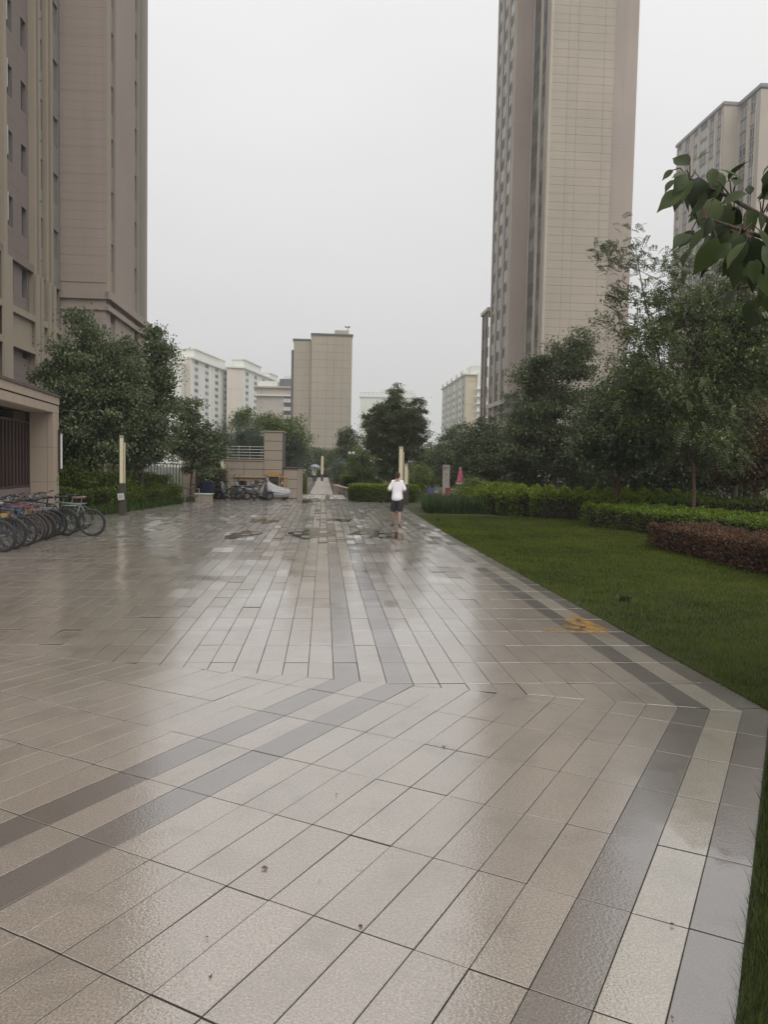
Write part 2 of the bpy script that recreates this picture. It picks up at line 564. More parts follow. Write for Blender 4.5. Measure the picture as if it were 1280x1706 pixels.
# standing water
def water_mat():
    s = NT('puddle_water')
    s.set(Base_Color=(0.07, 0.062, 0.048), Roughness=0.03)
    s.b.inputs['IOR'].default_value = 1.33
    s.bump(s.noise(14, 3, 0.5, s.pos()), 0.002, 0.35)
    return s.mat
M_WATER = water_mat()
def puddle(cx, cy, rx, ry, rot, seed, z=0.0075):
    r_ = random.Random(seed)
    ph = [r_.random() * 6.28 for _ in range(5)]
    vs = [(0, 0, 0)]
    n = 72
    for i in range(n):
        a = 2 * math.pi * i / n
        r = 1 + .22 * math.sin(2 * a + ph[0]) + .16 * math.sin(3 * a + ph[1]) + .11 * math.sin(5 * a + ph[2]) + .07 * math.sin(9 * a + ph[3]) + .04 * math.sin(17 * a + ph[4])
        vs.append((rx * r * math.cos(a), ry * r * math.sin(a), 0))
    b = MB(); b.add(vs, [(0, i + 1, (i + 1) % n + 1) for i in range(n)])
    o = b.build('puddle', M_WATER, None, (cx, cy, z), (0, 0, rot))
    o['kind'] = 'structure'
for i, (px, py, rx, ry, z) in enumerate([(523, 888, 0.62, 1.5, .011), (614, 889, 0.36, 1.6, .011), (405, 890, .4, 1.1, .013), (515, 835, .7, 1.6, .015), (655, 892, .35, .9, .011),
                                       (560, 866, .5, .8, .013), (440, 868, .5, .9, .013)]):
    g = G(px, py); puddle(g.x, g.y, rx, ry, -TH, 20 + i, z - .0075)

# worn parking marks
def mark(pts, w, name, label, mat):
    b = MB()
    for i in range(len(pts) - 1):
        a, c = Vector(pts[i]), Vector(pts[i + 1])
        n = (c - a).to_2d(); n = Vector((-n.y, n.x)).normalized() * w / 2
        b.quad((a.x - n.x, a.y - n.y, 0), (c.x - n.x, c.y - n.y, 0), (c.x + n.x, c.y + n.y, 0), (a.x + n.x, a.y + n.y, 0))
    o = b.build(name, mat, None, (0, 0, 0.0045)); o['kind'] = 'structure'
    return o
def worn(name, col, cut, sc=5):
    s = NT(name)
    n = s.noise(sc, 8, 0.8, s.pos())
    s.set(Base_Color=col, Roughness=0.3)
    s.b.inputs['Coat Weight'].default_value = 0.6
    tr = s.node('ShaderNodeBsdfTransparent'); m = s.node('ShaderNodeMixShader')
    s.link(s.ramp(n, [(cut, 1.0), (cut + 0.12, 0.15)]), m.inputs[0])
    s.link(s.b.outputs[0], m.inputs[1]); s.link(tr.outputs[0], m.inputs[2]); s.link(m.outputs[0], s.out.inputs[0])
    return s.mat
M_Y1, M_Y2 = worn('worn_yellow_paint', (0.30, 0.21, 0.08), 0.52), worn('orange_paint', (0.52, 0.28, 0.05), 0.43, 9)
mark([G(-60, 952), G(0, 942), G(60, 930), G(120, 921), G(180, 912), G(250, 905)], 0.10, 'painted_line', '', M_Y1)
mark([G(-60, 1052), G(0, 1052), G(120, 1053), G(225, 1053)], 0.07, 'painted_line', '', M_Y1)
for (a, b_, w) in [((955, 1031), (1000, 1052), .30), ((905, 1050), (1012, 1056), .12), ((958, 1023), (968, 1040), .07), ((940, 1043), (975, 1047), .2)]:
    mark([G(*a), G(*b_)], w, 'painted_line', '', M_Y2)

# ------------------------------------------------------------------ lawn
lawn_pts = [tuple((NB * (UB + 14 * WB + .002) + DB * -2.0)), tuple(Vector((3.05, 6.06)) + Vector((.02, 0))), tuple(Cc(3.52, 6.5)[:2]), tuple(Cc(3.52, 22)[:2]), tuple(Cc(3.75, 36)[:2]), tuple(Cc(4.2, 49)[:2]), (70, 60), (70, -6), (3, -6)]
def flat(name, pts, z, mat):
    o = MB().prism(pts, -0.05, z).build(name, mat); o['kind'] = 'structure'; return o
def turf_mat():
    s = NT('turf_soil')
    p = s.pos()
    c = s.ramp(s.noise(5, 6, 0.7, p), [(0.3, (0.026, 0.034, 0.008)), (0.7, (0.052, 0.066, 0.014))])
    s.set(Base_Color=c, Roughness=0.9); s.bump(s.noise(60, 4, 0.7, p), 0.03, 1.0)
    return s.mat
M_TURF = turf_mat()
flat('lawn', lawn_pts, 0.008, M_TURF)
flat('garden_bed', [(-11.35, 26.4), (-9.55, 27.9), (-9.1, 37.9), (-8.35, 42.4), (-40, 43), (-40, 26.4)], 0.006, M_TURF)
flat('side_lawn', [tuple(Cc(-60, 48.3)[:2]), tuple(Cc(-2.7, 48.3)[:2]), tuple(Cc(-2.5, 131)[:2]), tuple(Cc(-60, 131)[:2])], -0.01, M_TURF)
flat('side_lawn', [tuple(Cc(2.9, 49.3)[:2]), tuple(Cc(60, 60)[:2]), tuple(Cc(60, 131)[:2]), tuple(Cc(1.7, 131)[:2])], -0.012, M_TURF)

def blades(n, sampler, h0, h1, w, lean, name, label, cat, dark, light, tintf=None, seg=False):
    pos = sampler(n)
    n = len(pos)
    ang = rng.uniform(0, 2 * np.pi, n); d = np.stack([np.cos(ang), np.sin(ang), np.zeros(n)], 1)
    s = np.stack([-np.sin(ang), np.cos(ang), np.zeros(n)], 1)
    dist = pos[:, 1:2]
    h = rng.uniform(h0, h1, (n, 1)) ; ww = w * rng.uniform(.7, 1.3, (n, 1)) * np.clip(dist / 7.0, 0.8, 3.2)
    tip = pos + d * h * rng.uniform(0.1, lean, (n, 1)) + np.array([0, 0, 1]) * h
    mid = pos + (tip - pos) * .5 + np.array([0, 0, 1]) * h * .12
    v = np.stack([pos - s * ww * .5, pos + s * ww * .5, mid + s * ww * .42, mid - s * ww * .42, tip], 1).reshape(-1, 3)
    i = np.arange(n)[:, None] * 5
    f = np.concatenate([i + np.array([[0, 1, 2]]), i + np.array([[0, 2, 3]]), i + np.array([[3, 2, 4]])], 0)
    t = rng.random(n) if tintf is None else tintf(pos)
    me = np_mesh(name, v, f, leaf_mat(name + '_blades', dark, light, 0.6, 0.3, .12), {'tint': np.repeat(t, 5)})
    o = link(name, me)
    tag(o, label, cat, kind='stuff')
    return o
def vnoise(p, s, seed=0):
    """cheap smooth value field for patches"""
    x, y = p[:, 0] * s + seed, p[:, 1] * s - seed
    return .5 + .2 * (np.sin(x * 1.7 + np.sin(y * 1.3)) + np.sin(y * 2.1 + 1.3 * np.sin(x * .9)) + .5 * np.sin(x * 4.3 + y * 3.1))
def lawn_sampler(n):
    Y = 1.2 + (30.5 - 1.2) * rng.random(n) ** 1.35
    lo = np.where(Y < 6.03, (UB + 14 * WB + Y * math.sin(TB)) / math.cos(TB), (3.52 + Y * math.sin(-TH)*-1.0) )
    # kerb line u = 3.52 further out
    lo = np.where(Y < 6.03, lo, (3.52 - Y * NX.y) / NX.x + np.clip(Y - 22, 0, 99) * .02)
    hi = np.minimum(Y * 0.53 + 0.6, 14)
    X = lo - np.where(Y < 6.03, -.02, .05) + (hi - lo) * rng.random(n)
    ok = (hi > lo) & ((X > lo + .01) | (rng.random(n) < .5))
    p = np.stack([X, Y, np.full(n, 0.004)], 1)[ok]
    # denser close to the camera
    keep = rng.random(len(p)) < np.clip((p[:, 1] * 0.53 + .6 - 1.2) / 9, .12, 1)
    return p[keep]
blades(420000, lawn_sampler, 0.028, 0.060, 0.0034, 1.0, 'lawn_grass', 'mown wet green grass covering the lawn right of the paving', 'grass',
       (0.030, 0.045, 0.006), (0.128, 0.160, 0.018), lambda p: np.clip(.35 * rng.random(len(p)) + .40 * vnoise(p, .8) + .3 * vnoise(p, 3.1, 4) - .06, 0, 1))
def edge_sampler(n):
    Y = rng.uniform(0.9, 6.0, n)
    lo = (UB + 14 * WB + Y * math.sin(TB)) / math.cos(TB)
    return np.stack([lo - .02 + .30 * rng.random(n) ** 1.2, Y, np.full(n, .004)], 1)
blades(9000, edge_sampler, 0.035, 0.10, 0.0030, 1.1, 'edge_grass', 'longer ragged grass leaning over the kerb stones at lower right', 'grass', (0.014, 0.022, 0.005), (0.055, 0.075, 0.014))

# ================================================================== BUILDINGS
M_GLASS = glass_mat('window_glass')
M_GLASS2 = glass_mat('curtained_glass', (0.22, 0.22, 0.21), 0.12)
M_FAR = simple('dim_window_glass', (.05, .055, .06), .35, spec=.15)
M_FAR2 = simple('net_curtain_window', (.16, .17, .17), .4, spec=.15)
M_GLASS3 = glass_mat('greenish_glass', (0.05, 0.07, 0.065), 0.08)
M_FRAME = simple('grey_window_frame', (0.16, 0.16, 0.16), 0.45)
M_WFRAME = simple('white_window_frame', (0.62, 0.62, 0.60), 0.45)
M_GROOVE = simple('shadow_joint', (0.10, 0.088, 0.078), 0.9)

_wm = {}
def window_mesh(w, h, mull=1, trans=False, fm=None, gm=None, fw=0.06, sill=False):
    """window in an opening w x h, centred in x, sitting on z=0; outside is -y"""
    key = (round(w, 2), round(h, 2), mull, trans, fm.name, gm.name, sill)
    if key in _wm: return _wm[key]
    b = MB()
    b.box(-w/2, -.03, 0, -w/2 + fw, .03, h); b.box(w/2 - fw, -.03, 0, w/2, .03, h)
    b.box(-w/2 + fw, -.03, 0, w/2 - fw, .03, fw); b.box(-w/2 + fw, -.03, h - fw, w/2 - fw, .03, h)
    for i in range(mull):
        x = -w/2 + w * (i + 1) / (mull + 1)
        b.box(x - fw * .4, -.028, fw, x + fw * .4, .028, h - fw)
    if trans: b.box(-w/2 + fw, -.029, h * .3, w/2 - fw, .029, h * .3 + fw * .8)
    if sill: b.box(-w/2 - .06, -.30, -.09, w/2 + .06, -.02, -.01)
    b.quad((-w/2 + fw, 0, fw), (w/2 - fw, 0, fw), (w/2 - fw, 0, h - fw), (-w/2 + fw, 0, h - fw), 1)
    me = b.mesh('window', [fm, gm]); _wm[key] = me
    return me

def facade(root, wall, p0, p1, z0, z1, cols, rows, reveal=0.16, mats=None, glass=None, frame=None, mull=1, split=False, band=None, sill=False, trans=False, name='wall'):
    """wall from p0 to p1 (left to right seen from outside) with real openings; cols=[(offset,width)], rows=[(z,height)]"""
    a, c = Vector(p0), Vector(p1)
    L = (c - a).length; d = (c - a) / L; nrm = Vector((d.y, -d.x))
    xs = sorted(set([0, L] + [q for o_, w in cols for q in (o_, o_ + w)]))
    zs = sorted(set([z0, z1] + [q for z, h in rows for q in (z, z + h)]))
    def pt(x, z, y=0):
        q = a + d * x - nrm * y
        return (q.x, q.y, z)
    b = MB()
    isc = lambda x: any(o_ - 1e-6 <= x <= o_ + w + 1e-6 for o_, w in cols)
    isr = lambda z: any(z_ - 1e-6 <= z <= z_ + h + 1e-6 for z_, h in rows)
    for i in range(len(xs) - 1):
        xm = (xs[i] + xs[i+1]) / 2
        if isc(xm):
            for k in range(len(zs) - 1):
                zm = (zs[k] + zs[k+1]) / 2
                if isr(zm): continue
                dep = 0.0 if band is None else band
                b.quad(pt(xs[i], zs[k], dep), pt(xs[i+1], zs[k], dep), pt(xs[i+1], zs[k+1], dep), pt(xs[i], zs[k+1], dep), 1)
            if band:
                b.quad(pt(xs[i], z0), pt(xs[i], z0, band), pt(xs[i], z1, band), pt(xs[i], z1))
                b.quad(pt(xs[i+1], z0, band), pt(xs[i+1], z0), pt(xs[i+1], z1), pt(xs[i+1], z1, band))
        else:
            b.quad(pt(xs[i], z0), pt(xs[i+1], z0), pt(xs[i+1], z1), pt(xs[i], z1))
    dep0 = band or 0.0
    D = dep0 + reveal
    for o_, w in cols:
        for z, h in rows:
            x0, x1 = o_, o_ + w
            b.quad(pt(x0, z, dep0), pt(x1, z, dep0), pt(x1, z, D), pt(x0, z, D), 1)
            b.quad(pt(x0, z + h, D), pt(x1, z + h, D), pt(x1, z + h, dep0), pt(x0, z + h, dep0), 1)
            b.quad(pt(x0, z, D), pt(x0, z + h, D), pt(x0, z + h, dep0), pt(x0, z, dep0), 1)
            b.quad(pt(x1, z, dep0), pt(x1, z + h, dep0), pt(x1, z + h, D), pt(x1, z, D), 1)
    w_o = b.build(name, mats or [wall, wall], root)
    rz = math.atan2(d.y, d.x)
    gs = glass or [M_GLASS]
    for o_, w in cols:
        for z, h in rows:
            gm = random.choice(gs)
            p = pt(o_ + w / 2, z, D - .035)
            if split:
                me = window_mesh(w, h, mull, trans, frame or M_FRAME, frame or M_FRAME, sill=sill)
                wo = link('window', _frame_only(me, w, h, mull, trans, frame or M_FRAME), root, p, (0, 0, rz))
                link('pane', _pane(w, h, gm), wo)
            else:
                link('window', window_mesh(w, h, mull, trans, frame or M_FRAME, gm, sill=sill), root, p, (0, 0, rz))
    return w_o
_fo = {}
def _frame_only(me, w, h, mull, trans, fm, fw=0.06):
    key = (round(w, 2), round(h, 2), mull, trans)
    if key in _fo: return _fo[key]
    b = MB()
    b.box(-w/2, -.03, 0, -w/2 + fw, .03, h); b.box(w/2 - fw, -.03, 0, w/2, .03, h)
    b.box(-w/2 + fw, -.03, 0, w/2 - fw, .03, fw); b.box(-w/2 + fw, -.03, h - fw, w/2 - fw, .03, h)
    for i in range(mull):
        x = -w/2 + w * (i + 1) / (mull + 1)
        b.box(x - fw * .4, -.028, fw, x + fw * .4, .028, h - fw)
    if trans: b.box(-w/2 + fw, -.029, h * .3, w/2 - fw, .029, h * .3 + fw * .8)
    _fo[key] = b.mesh('window', fm)
    return _fo[key]
def _pane(w, h, gm, fw=0.06):
    key = ('p', round(w, 2), round(h, 2), gm.name)
    if key not in _fo:
        b = MB(); b.quad((-w/2 + fw, 0, fw), (w/2 - fw, 0, fw), (w/2 - fw, 0, h - fw), (-w/2 + fw, 0, h - fw))
        _fo[key] = b.mesh('pane', gm)
    return _fo[key]

def cladding(root, mat, p0, p1, z0, z1, row, ncol=1, gap=0.04, thick=0.05, splits=None, zmax=None):
    """horizontal cladding boards as single panels in front of a wall, left to right seen from outside"""
    a, c = Vector(p0), Vector(p1)
    L = (c - a).length; d = (c - a) / L; rz = math.atan2(d.y, d.x)
    xs = splits or [L * i / ncol for i in range(ncol + 1)]
    cache = {}
    z = z0
    while z < z1 - 0.05:
        h = min(row, z1 - z)
        for i in range(len(xs) - 1):
            w = xs[i+1] - xs[i]
            key = (round(w, 3), round(h, 3))
            if key not in cache:
                b = MB(); b.box(gap / 2, -thick, gap / 2, w - gap / 2, 0, h - gap / 2)
                cache[key] = b.mesh('panel', mat)
            q = a + d * xs[i]
            link('panel', cache[key], root, (q.x, q.y, z), (0, 0, rz))
        z += row

def coping(root, mat, poly, z, h=0.5, out=0.35):
    o = MB().prism([(p[0], p[1]) for p in poly], z, z + h).build('cornice', mat, root)
    return o
def grow(poly, g):
    cx = sum(p[0] for p in poly) / len(poly); cy = sum(p[1] for p in poly) / len(poly)
    return [(p[0] + math.copysign(g, p[0] - cx), p[1] + math.copysign(g, p[1] - cy)) for p in poly]

ROT = -TH
def local(root_loc, u, v):
    return (u - root_loc[0], v - root_loc[1])

# ---- the tower close on the left ------------------------------------------------------------------
W_PURP = wall_mat('mauve_render', (0.205, 0.165, 0.150), fine=0.12, fine_h=0.72)
W_BEIGE = wall_mat('beige_stone_trim', (0.315, 0.268, 0.205))
M_BRK = simple('bracket_grey', (.1, .09, .08), .5)
W_TAUPE = wall_mat('taupe_cladding', (0.315, 0.262, 0.225), fine=0.07, fine_h=0.48)
W_TAUPE2 = wall_mat('taupe_wall', (0.335, 0.285, 0.24), fine=0.3, fine_h=0.36)
W_SPAN = wall_mat('grey_green_spandrel', (0.215, 0.21, 0.18))
W_SPAN2 = wall_mat('dark_spandrel', (0.12, 0.10, 0.09))
u0, v0 = -14.5, 25.0
T1 = empty('apartment_tower', Cc(u0, v0), ROT, 'dark mauve and taupe high-rise with beige pilasters filling the left edge', 'apartment tower', 'residential towers')
NF = 31
HT = 2.9 * NF + 2
rowsA = [(2.9 * k + 0.9, 1.35) for k in range(0, NF)]
v_ = lambda v: v - v0
# near wing east face, x=0 in local coordinates, left to right = near to far
facade(T1, W_PURP, (0, 0), (0, 19.5), 0, HT, [(11.9, 1.1), (14.05, .65), (6.6, 1.1), (1.6, 1.2)], rowsA, 0.22, split=True, frame=M_FRAME, glass=[M_FAR], mull=0, name='wall')
# bays between the pilasters: recessed columns of windows
b = MB()
for (a0, a1) in ((11.3, 11.62), (14.95, 15.2), (15.5, 15.76), (16.6, 16.86), (17.25, 17.55), (5.2, 5.7)):
    b = MB(); b.box(0.0, a0, 0, 0.30, a1, HT + .4); b.build('pilaster', W_BEIGE, T1)
facade_rows = [(2.9 * k + 0.9, 1.5) for k in range(NF)]
for (a0, a1) in ((15.82, 16.55), (17.62, 18.9)):
    sub = facade(T1, W_SPAN, (0.12, a0), (0.12, a1), 0, HT, [(.05, a1 - a0 - .1)], facade_rows, 0.25, split=False, frame=M_FRAME, glass=[M_GLASS, M_GLASS3, M_GLASS3], mull=0, name='window_bay')
# stone bands at the lower storeys
for (z, h, x) in ((10.95, .35, .22), (8.55, .3, .34), (7.0, .3, .34), (7.3, 1.25, .16)):
    MB().box(0.0, -.2, z, x, 18.9 if x != .22 else 18.95, z + h).build('ledge' if h < 1 else 'stone_band', W_BEIGE if x != .22 else W_PURP, T1)
for a0, a1 in ((10.9, 11.85), (14.85, 15.25), (15.42, 15.8), (16.57, 16.9), (17.2, 17.6)):
    MB().box(.301, a0, 0, .42, a1, 10.9).build('lower_pilaster', W_BEIGE, T1)
for k in range(NF):
    MB().box(.0, 11.91, 2.9 * k + .95, .22, 11.95, 2.9 * k + 2.2).build('open_casement', M_WFRAME, T1)
for k in range(2, 16):
    z = 2.9 * k + 3.0
    b = MB(); b.tube([(.24, 15.63, z), (.42, 15.63, z), (.42, 15.63, z + .08)], .02, 6); b.build('pipe_bracket', M_BRK, T1)
# projecting block further on: south face and east face
bu, bv, bv1 = 2.4, 19.5, 29.6
HB = HT + 1.5
MB().quad((0, bv, 0), (bu, bv, 0), (bu, bv, HB), (0, bv, HB)).build('wall', W_TAUPE, T1)
cladding(T1, W_TAUPE, (0.0, bv), (bu + .05, bv), 11.6, 45.2, 1.45, splits=[0, bu + .05], gap=.008, thick=.03)
MB().box(-.1, bv - .16, 10.7, bu + .18, bv - .001, 11.05).build('ledge', W_TAUPE, T1)
MB().box(-.1, bv - .10, 10.1, bu + .12, bv - .001, 10.3).build('ledge', W_TAUPE, T1)
facade(T1, W_TAUPE, (bu, bv), (bu, bv1), 0, HB, [(1.05, 1.0), (6.6, 1.0)], [(2.9 * k + 1.0, 1.55) for k in range(NF)], 0.2, mats=[W_TAUPE, W_SPAN], band=0.12, frame=M_FRAME, glass=[M_GLASS, M_GLASS3], mull=0)
MB().box(bu + .001, bv - .16, 10.7, bu + .3, bv1 + .2, 11.15).build('ledge', W_TAUPE, T1)
MB().box(bu + .001, bv - .10, 10.1, bu + .2, bv1 + .1, 10.4).build('ledge', W_TAUPE, T1)
for a0 in (0.0, 7.9):
    MB().box(bu + .001, bv + a0 + .001, 11.15, bu + .10, bv + a0 + (.8 if a0 == 0 else 1.0), HB).build('pilaster', W_BEIGE if a0 == 0 else W_SPAN, T1)
MB().quad((bu, bv1, 0), (-12, bv1, 0), (-12, bv1, HB), (bu, bv1, HB)).build('wall', W_TAUPE, T1)
MB().quad((-12, 0, 0), (0, 0, 0), (0, 0, HT), (-12, 0, HT)).build('wall', W_PURP, T1)
MB().quad((-12, bv1, 0), (-12, 0, 0), (-12, 0, HB), (-12, bv1, HB)).build('wall', W_PURP, T1)
MB().prism([(-12.2, -.2), (.3, -.2), (.3, bv), (bu + .3, bv), (bu + .3, bv1 + .2), (-12.2, bv1 + .2)], HB, HB + .6).build('roof', W_TAUPE, T1)

# ---- the tower on the right -----------------------------------------------------------------------
W_R = wall_mat('sand_cladding', (0.42, 0.365, 0.30), var=0.09, streak=0.18, fine=0.22, fine_h=0.42)
W_R2 = wall_mat('pinkish_cladding', (0.40, 0.335, 0.29), fine=0.22, fine_h=0.42)
W_RT = wall_mat('pale_trim', (0.50, 0.44, 0.36))
u1, v1_ = 26.0, 93.2
T2 = empty('apartment_tower', Cc(u1, v1_), ROT, 'tall sand-coloured tower right of centre with blank front, cut by the top edge', 'apartment tower', 'residential towers')
NR = 31
HR = 2.9 * NR + 2
rows = [(2.9 * k + 0.75, 1.75) for k in range(NR)]
MB().quad((0, 0, 0), (7.5, 0, 0), (7.5, 0, HR), (0, 0, HR)).build('wall', M_GROOVE, T2)
cladding(T2, W_R, (0, 0), (7.5, 0), 0.4, 62, .98, splits=[0, 1.95, 3.1, 6.3, 7.5], gap=.024, thick=.05)
MB().box(0, -.06, 62.01, 7.5, -.001, HR).build('upper_cladding', W_R, T2)
MB().box(7.501, 1.0, 0, 10.75, 9, HR - .4).build('side_wing', W_R2, T2)
MB().box(-.25, -.25, 0, 0.0, .35, HR).build('corner_pilaster', W_RT, T2)
# front block, side towards the plaza (left to right = far to near)
facade(T2, W_R2, (-.02, 9.3), (-.02, 0.3), 0, HR, [(1.0, 3.1), (5.2, 2.0)], rows, 0.06, mats=[W_R2, W_SPAN2], band=0.03, frame=M_FRAME, glass=[M_GLASS, M_GLASS3, M_GLASS2, M_GLASS], mull=1)
for y in (8.4, 4.95, 4.45, 2.0):
    MB().box(-.10, y - .14, 0, -.021, y + .14, HR).build('pilaster', W_RT, T2)
# rear wing
MB().quad((-2.1, 9.3, 0), (0, 9.3, 0), (0, 9.3, HR), (-2.1, 9.3, HR)).build('wall', W_R2, T2)
facade(T2, W_R2, (-2.1, 21.2), (-2.1, 9.3), 0, HR, [(0.8, 2.1), (4.2, 2.4), (8.0, 2.2)], rows, 0.06, mats=[W_R2, W_SPAN2], band=0.03, frame=M_FRAME, glass=[M_GLASS, M_GLASS3, M_GLASS2, M_GLASS], mull=1)
for y in (20.7, 18.0, 17.3, 14.4, 13.6, 10.8, 9.7):
    MB().box(-2.18, y - .14, 0, -2.101, y + .14, HR).build('pilaster', W_RT, T2)
MB().quad((-2.1, 21.2, 0), (-2.1, 21.2, HR), (10.8, 21.2, HR), (10.8, 21.2, 0)).build('wall', W_R2, T2)
MB().quad((10.8, 21.2, 0), (10.8, 21.2, HR), (10.8, 9, HR), (10.8, 9, 0)).build('wall', W_R2, T2)
MB().prism([(-2.4, 9), (-.3, 9), (-.3, -.3), (7.8, -.3), (7.8, .9), (11.0, .9), (11.0, 21.5), (-2.4, 21.5)], HR, HR + .8).build('roof', W_R, T2)
# lower annex behind it
facade(T2, W_R2, (-2.3, 26.2), (-2.3, 21.3), 0, 25.0, [(0.5, 1.5), (2.7, 1.5)], [(2.9 * k + .9, 1.6) for k in range(8)], 0.15, mats=[W_R2, W_SPAN2], band=.1, frame=M_FRAME, glass=[M_GLASS, M_GLASS3])
MB().box(-2.5, 21.3, 25.0, 6, 26.4, 25.5).build('annex_roof', W_RT, T2)
MB().box(-2.45, 9.0, 10.6, -2.33, 21.3, 11.2).build('ledge', W_RT, T2)
MB().box(-.45, -.2, 10.6, -.24, 9.2, 11.2).build('ledge', W_RT, T2)

# ---- far right tower ------------------------------------------------------------------------------
u2, v2 = 89.7, 170.0
T3 = empty('apartment_tower', Cc(u2, v2), ROT, 'stepped beige tower behind the leaves at the right edge, roofline falling to the left', 'apartment tower', 'residential towers')
HF = 85.7
vA, vB, vC, uB = 0.0, 24.5, 0.0, 3.6
# v of near corner from the two depths 185 and 177
rowsF = [(2.9 * k + 1.0, 2.0) for k in range(29)]
c1, c2 = 6.9, 31.0
facade(T3, W_R2, (0, c2), (0, c1), 0, HF, [(0.8, 1.9), (5.0, 2.2), (9.6, 1.8), (13.0, 3.2), (17.6, 2.0), (21.2, 1.7)], rowsF, 0.08, mats=[W_R2, W_SPAN2], band=.05, frame=M_WFRAME, glass=[M_GLASS, M_GLASS3, M_GLASS2])
for y in (c2 - .4, c2 - 3.3, c2 - 4.4, c2 - 8.0, c2 - 9.0, c2 - 12.3, c2 - 16.8, c2 - 20.4, c2 - 23.6):
    MB().box(-.15, y - .2, 0, -.01, y + .2, HF - 2).build('pilaster', W_RT, T3)
MB().quad((0, c1, 0), (uB, c1, 0), (uB, c1, HF), (0, c1, HF)).build('wall', W_R, T3)
facade(T3, W_R2, (uB, c1), (uB, -2.0), 0, HF - .4, [(0.6, 2.9), (4.9, 2.1)], rowsF, 0.08, mats=[W_R2, W_SPAN2], band=.05, frame=M_WFRAME, glass=[M_GLASS, M_GLASS3, M_GLASS2])
for y in (c1 - .25, c1 - 3.9, c1 - 4.5, c1 - 7.3):
    MB().box(uB - .15, y - .2, 0, uB - .01, y + .2, HF - 3).build('pilaster', W_RT, T3)
MB().quad((uB, -2.0, 0), (22, -2.0, 0), (22, -2.0, HF - .4), (uB, -2.0, HF - .4)).build('wall', W_R, T3)
MB().quad((uB + 3.2, -2.02, 0), (uB + 6.2, -2.02, 0), (uB + 6.2, -2.02, HF - 1), (uB + 3.2, -2.02, HF - 1)).build('dark_strip', W_SPAN2, T3)  # flat dark strip lying just in front of the wall face
MB().prism([(-.3, c1 - .3), (uB - .3, c1 - .3), (uB - .3, -2.3), (22.3, -2.3), (22.3, c2 + .3), (-.3, c2 + .3)], HF, HF + .7).build('roof', M_FRAME, T3)
MB().quad((0, c2, 0), (0, c2, HF), (22, c2, HF), (22, c2, 0)).build('wall', W_R2, T3)

# ---- slab in the middle ---------------------------------------------------------------------------
pA, pB = P(516.5, 760, 150), P(587, 760, 150)
uA_, vv = uv_of(pA); uB_, _ = uv_of(pB)
T4 = empty('apartment_block', Cc(uA_, vv), ROT, 'plain beige end wall of a mid-height block standing behind the path', 'apartment block')
w4 = uB_ - uA_ - .35
H4 = 26.6
W_C = wall_mat('beige_cladding', (0.47, 0.415, 0.335), var=0.08, streak=0.3, fine=0.18, fine_h=0.48)
MB().quad((0, 0, 0), (w4, 0, 0), (w4, 0, H4), (0, 0, H4)).build('wall', M_GROOVE, T4)
cladding(T4, W_C, (0, 0), (w4, 0), 0.2, H4 - .05, 1.45, splits=[0, 2.9, 4.3, 5.9, w4], gap=.03, thick=.08)
MB().quad((-3.4, 1.4, 0), (0, 1.4, 0), (0, 1.4, H4 - .9), (-3.4, 1.4, H4 - .9)).build('wall', M_GROOVE, T4)
cladding(T4, W_C, (-3.4, 1.4), (-.02, 1.4), 0.2, H4 - .95, 1.45, gap=.03, thick=.08)
MB().box(-3.9, 2.6, 0, -3.42, 12, H4 - 2.6).build('side_wall', W_SPAN, T4)
MB().box(0, .01, 0, w4, 22, H4 - .01).build('side_wall', W_C, T4)
MB().box(-3.4, 1.41, 0, -.01, 22, H4 - .92).build('side_wall', W_C, T4)
MB().box(-.15, -.25, H4, w4 + .15, 22.2, H4 + .3).build('roof', M_FRAME, T4)
MB().box(-3.6, 1.2, H4 - .9, -.16, 22.2, H4 - .62).build('roof', M_FRAME, T4)
MB().box(4.4, 2, H4 + .3, 7.1, 8, H4 + 1.35).build('roof_house', W_C, T4)
MB().box(3.7, 2, H4 + .3, 4.39, 8, H4 + .62).build('roof_house', W_C, T4)
b = MB(); b.tube([(6.9, 2, H4 + 1.3), (6.9, 2, H4 + 2.2)], .06, 6); b.tube([(6.4, 2, H4 + 1.9), (7.3, 2, H4 + 1.9)], .06, 6); b.ball((6.5, 2, H4 + 2.05), .18, 8); b.ball((7.15, 2, H4 + 2.05), .18, 8)
b.build('antenna', M_FRAME, T4)

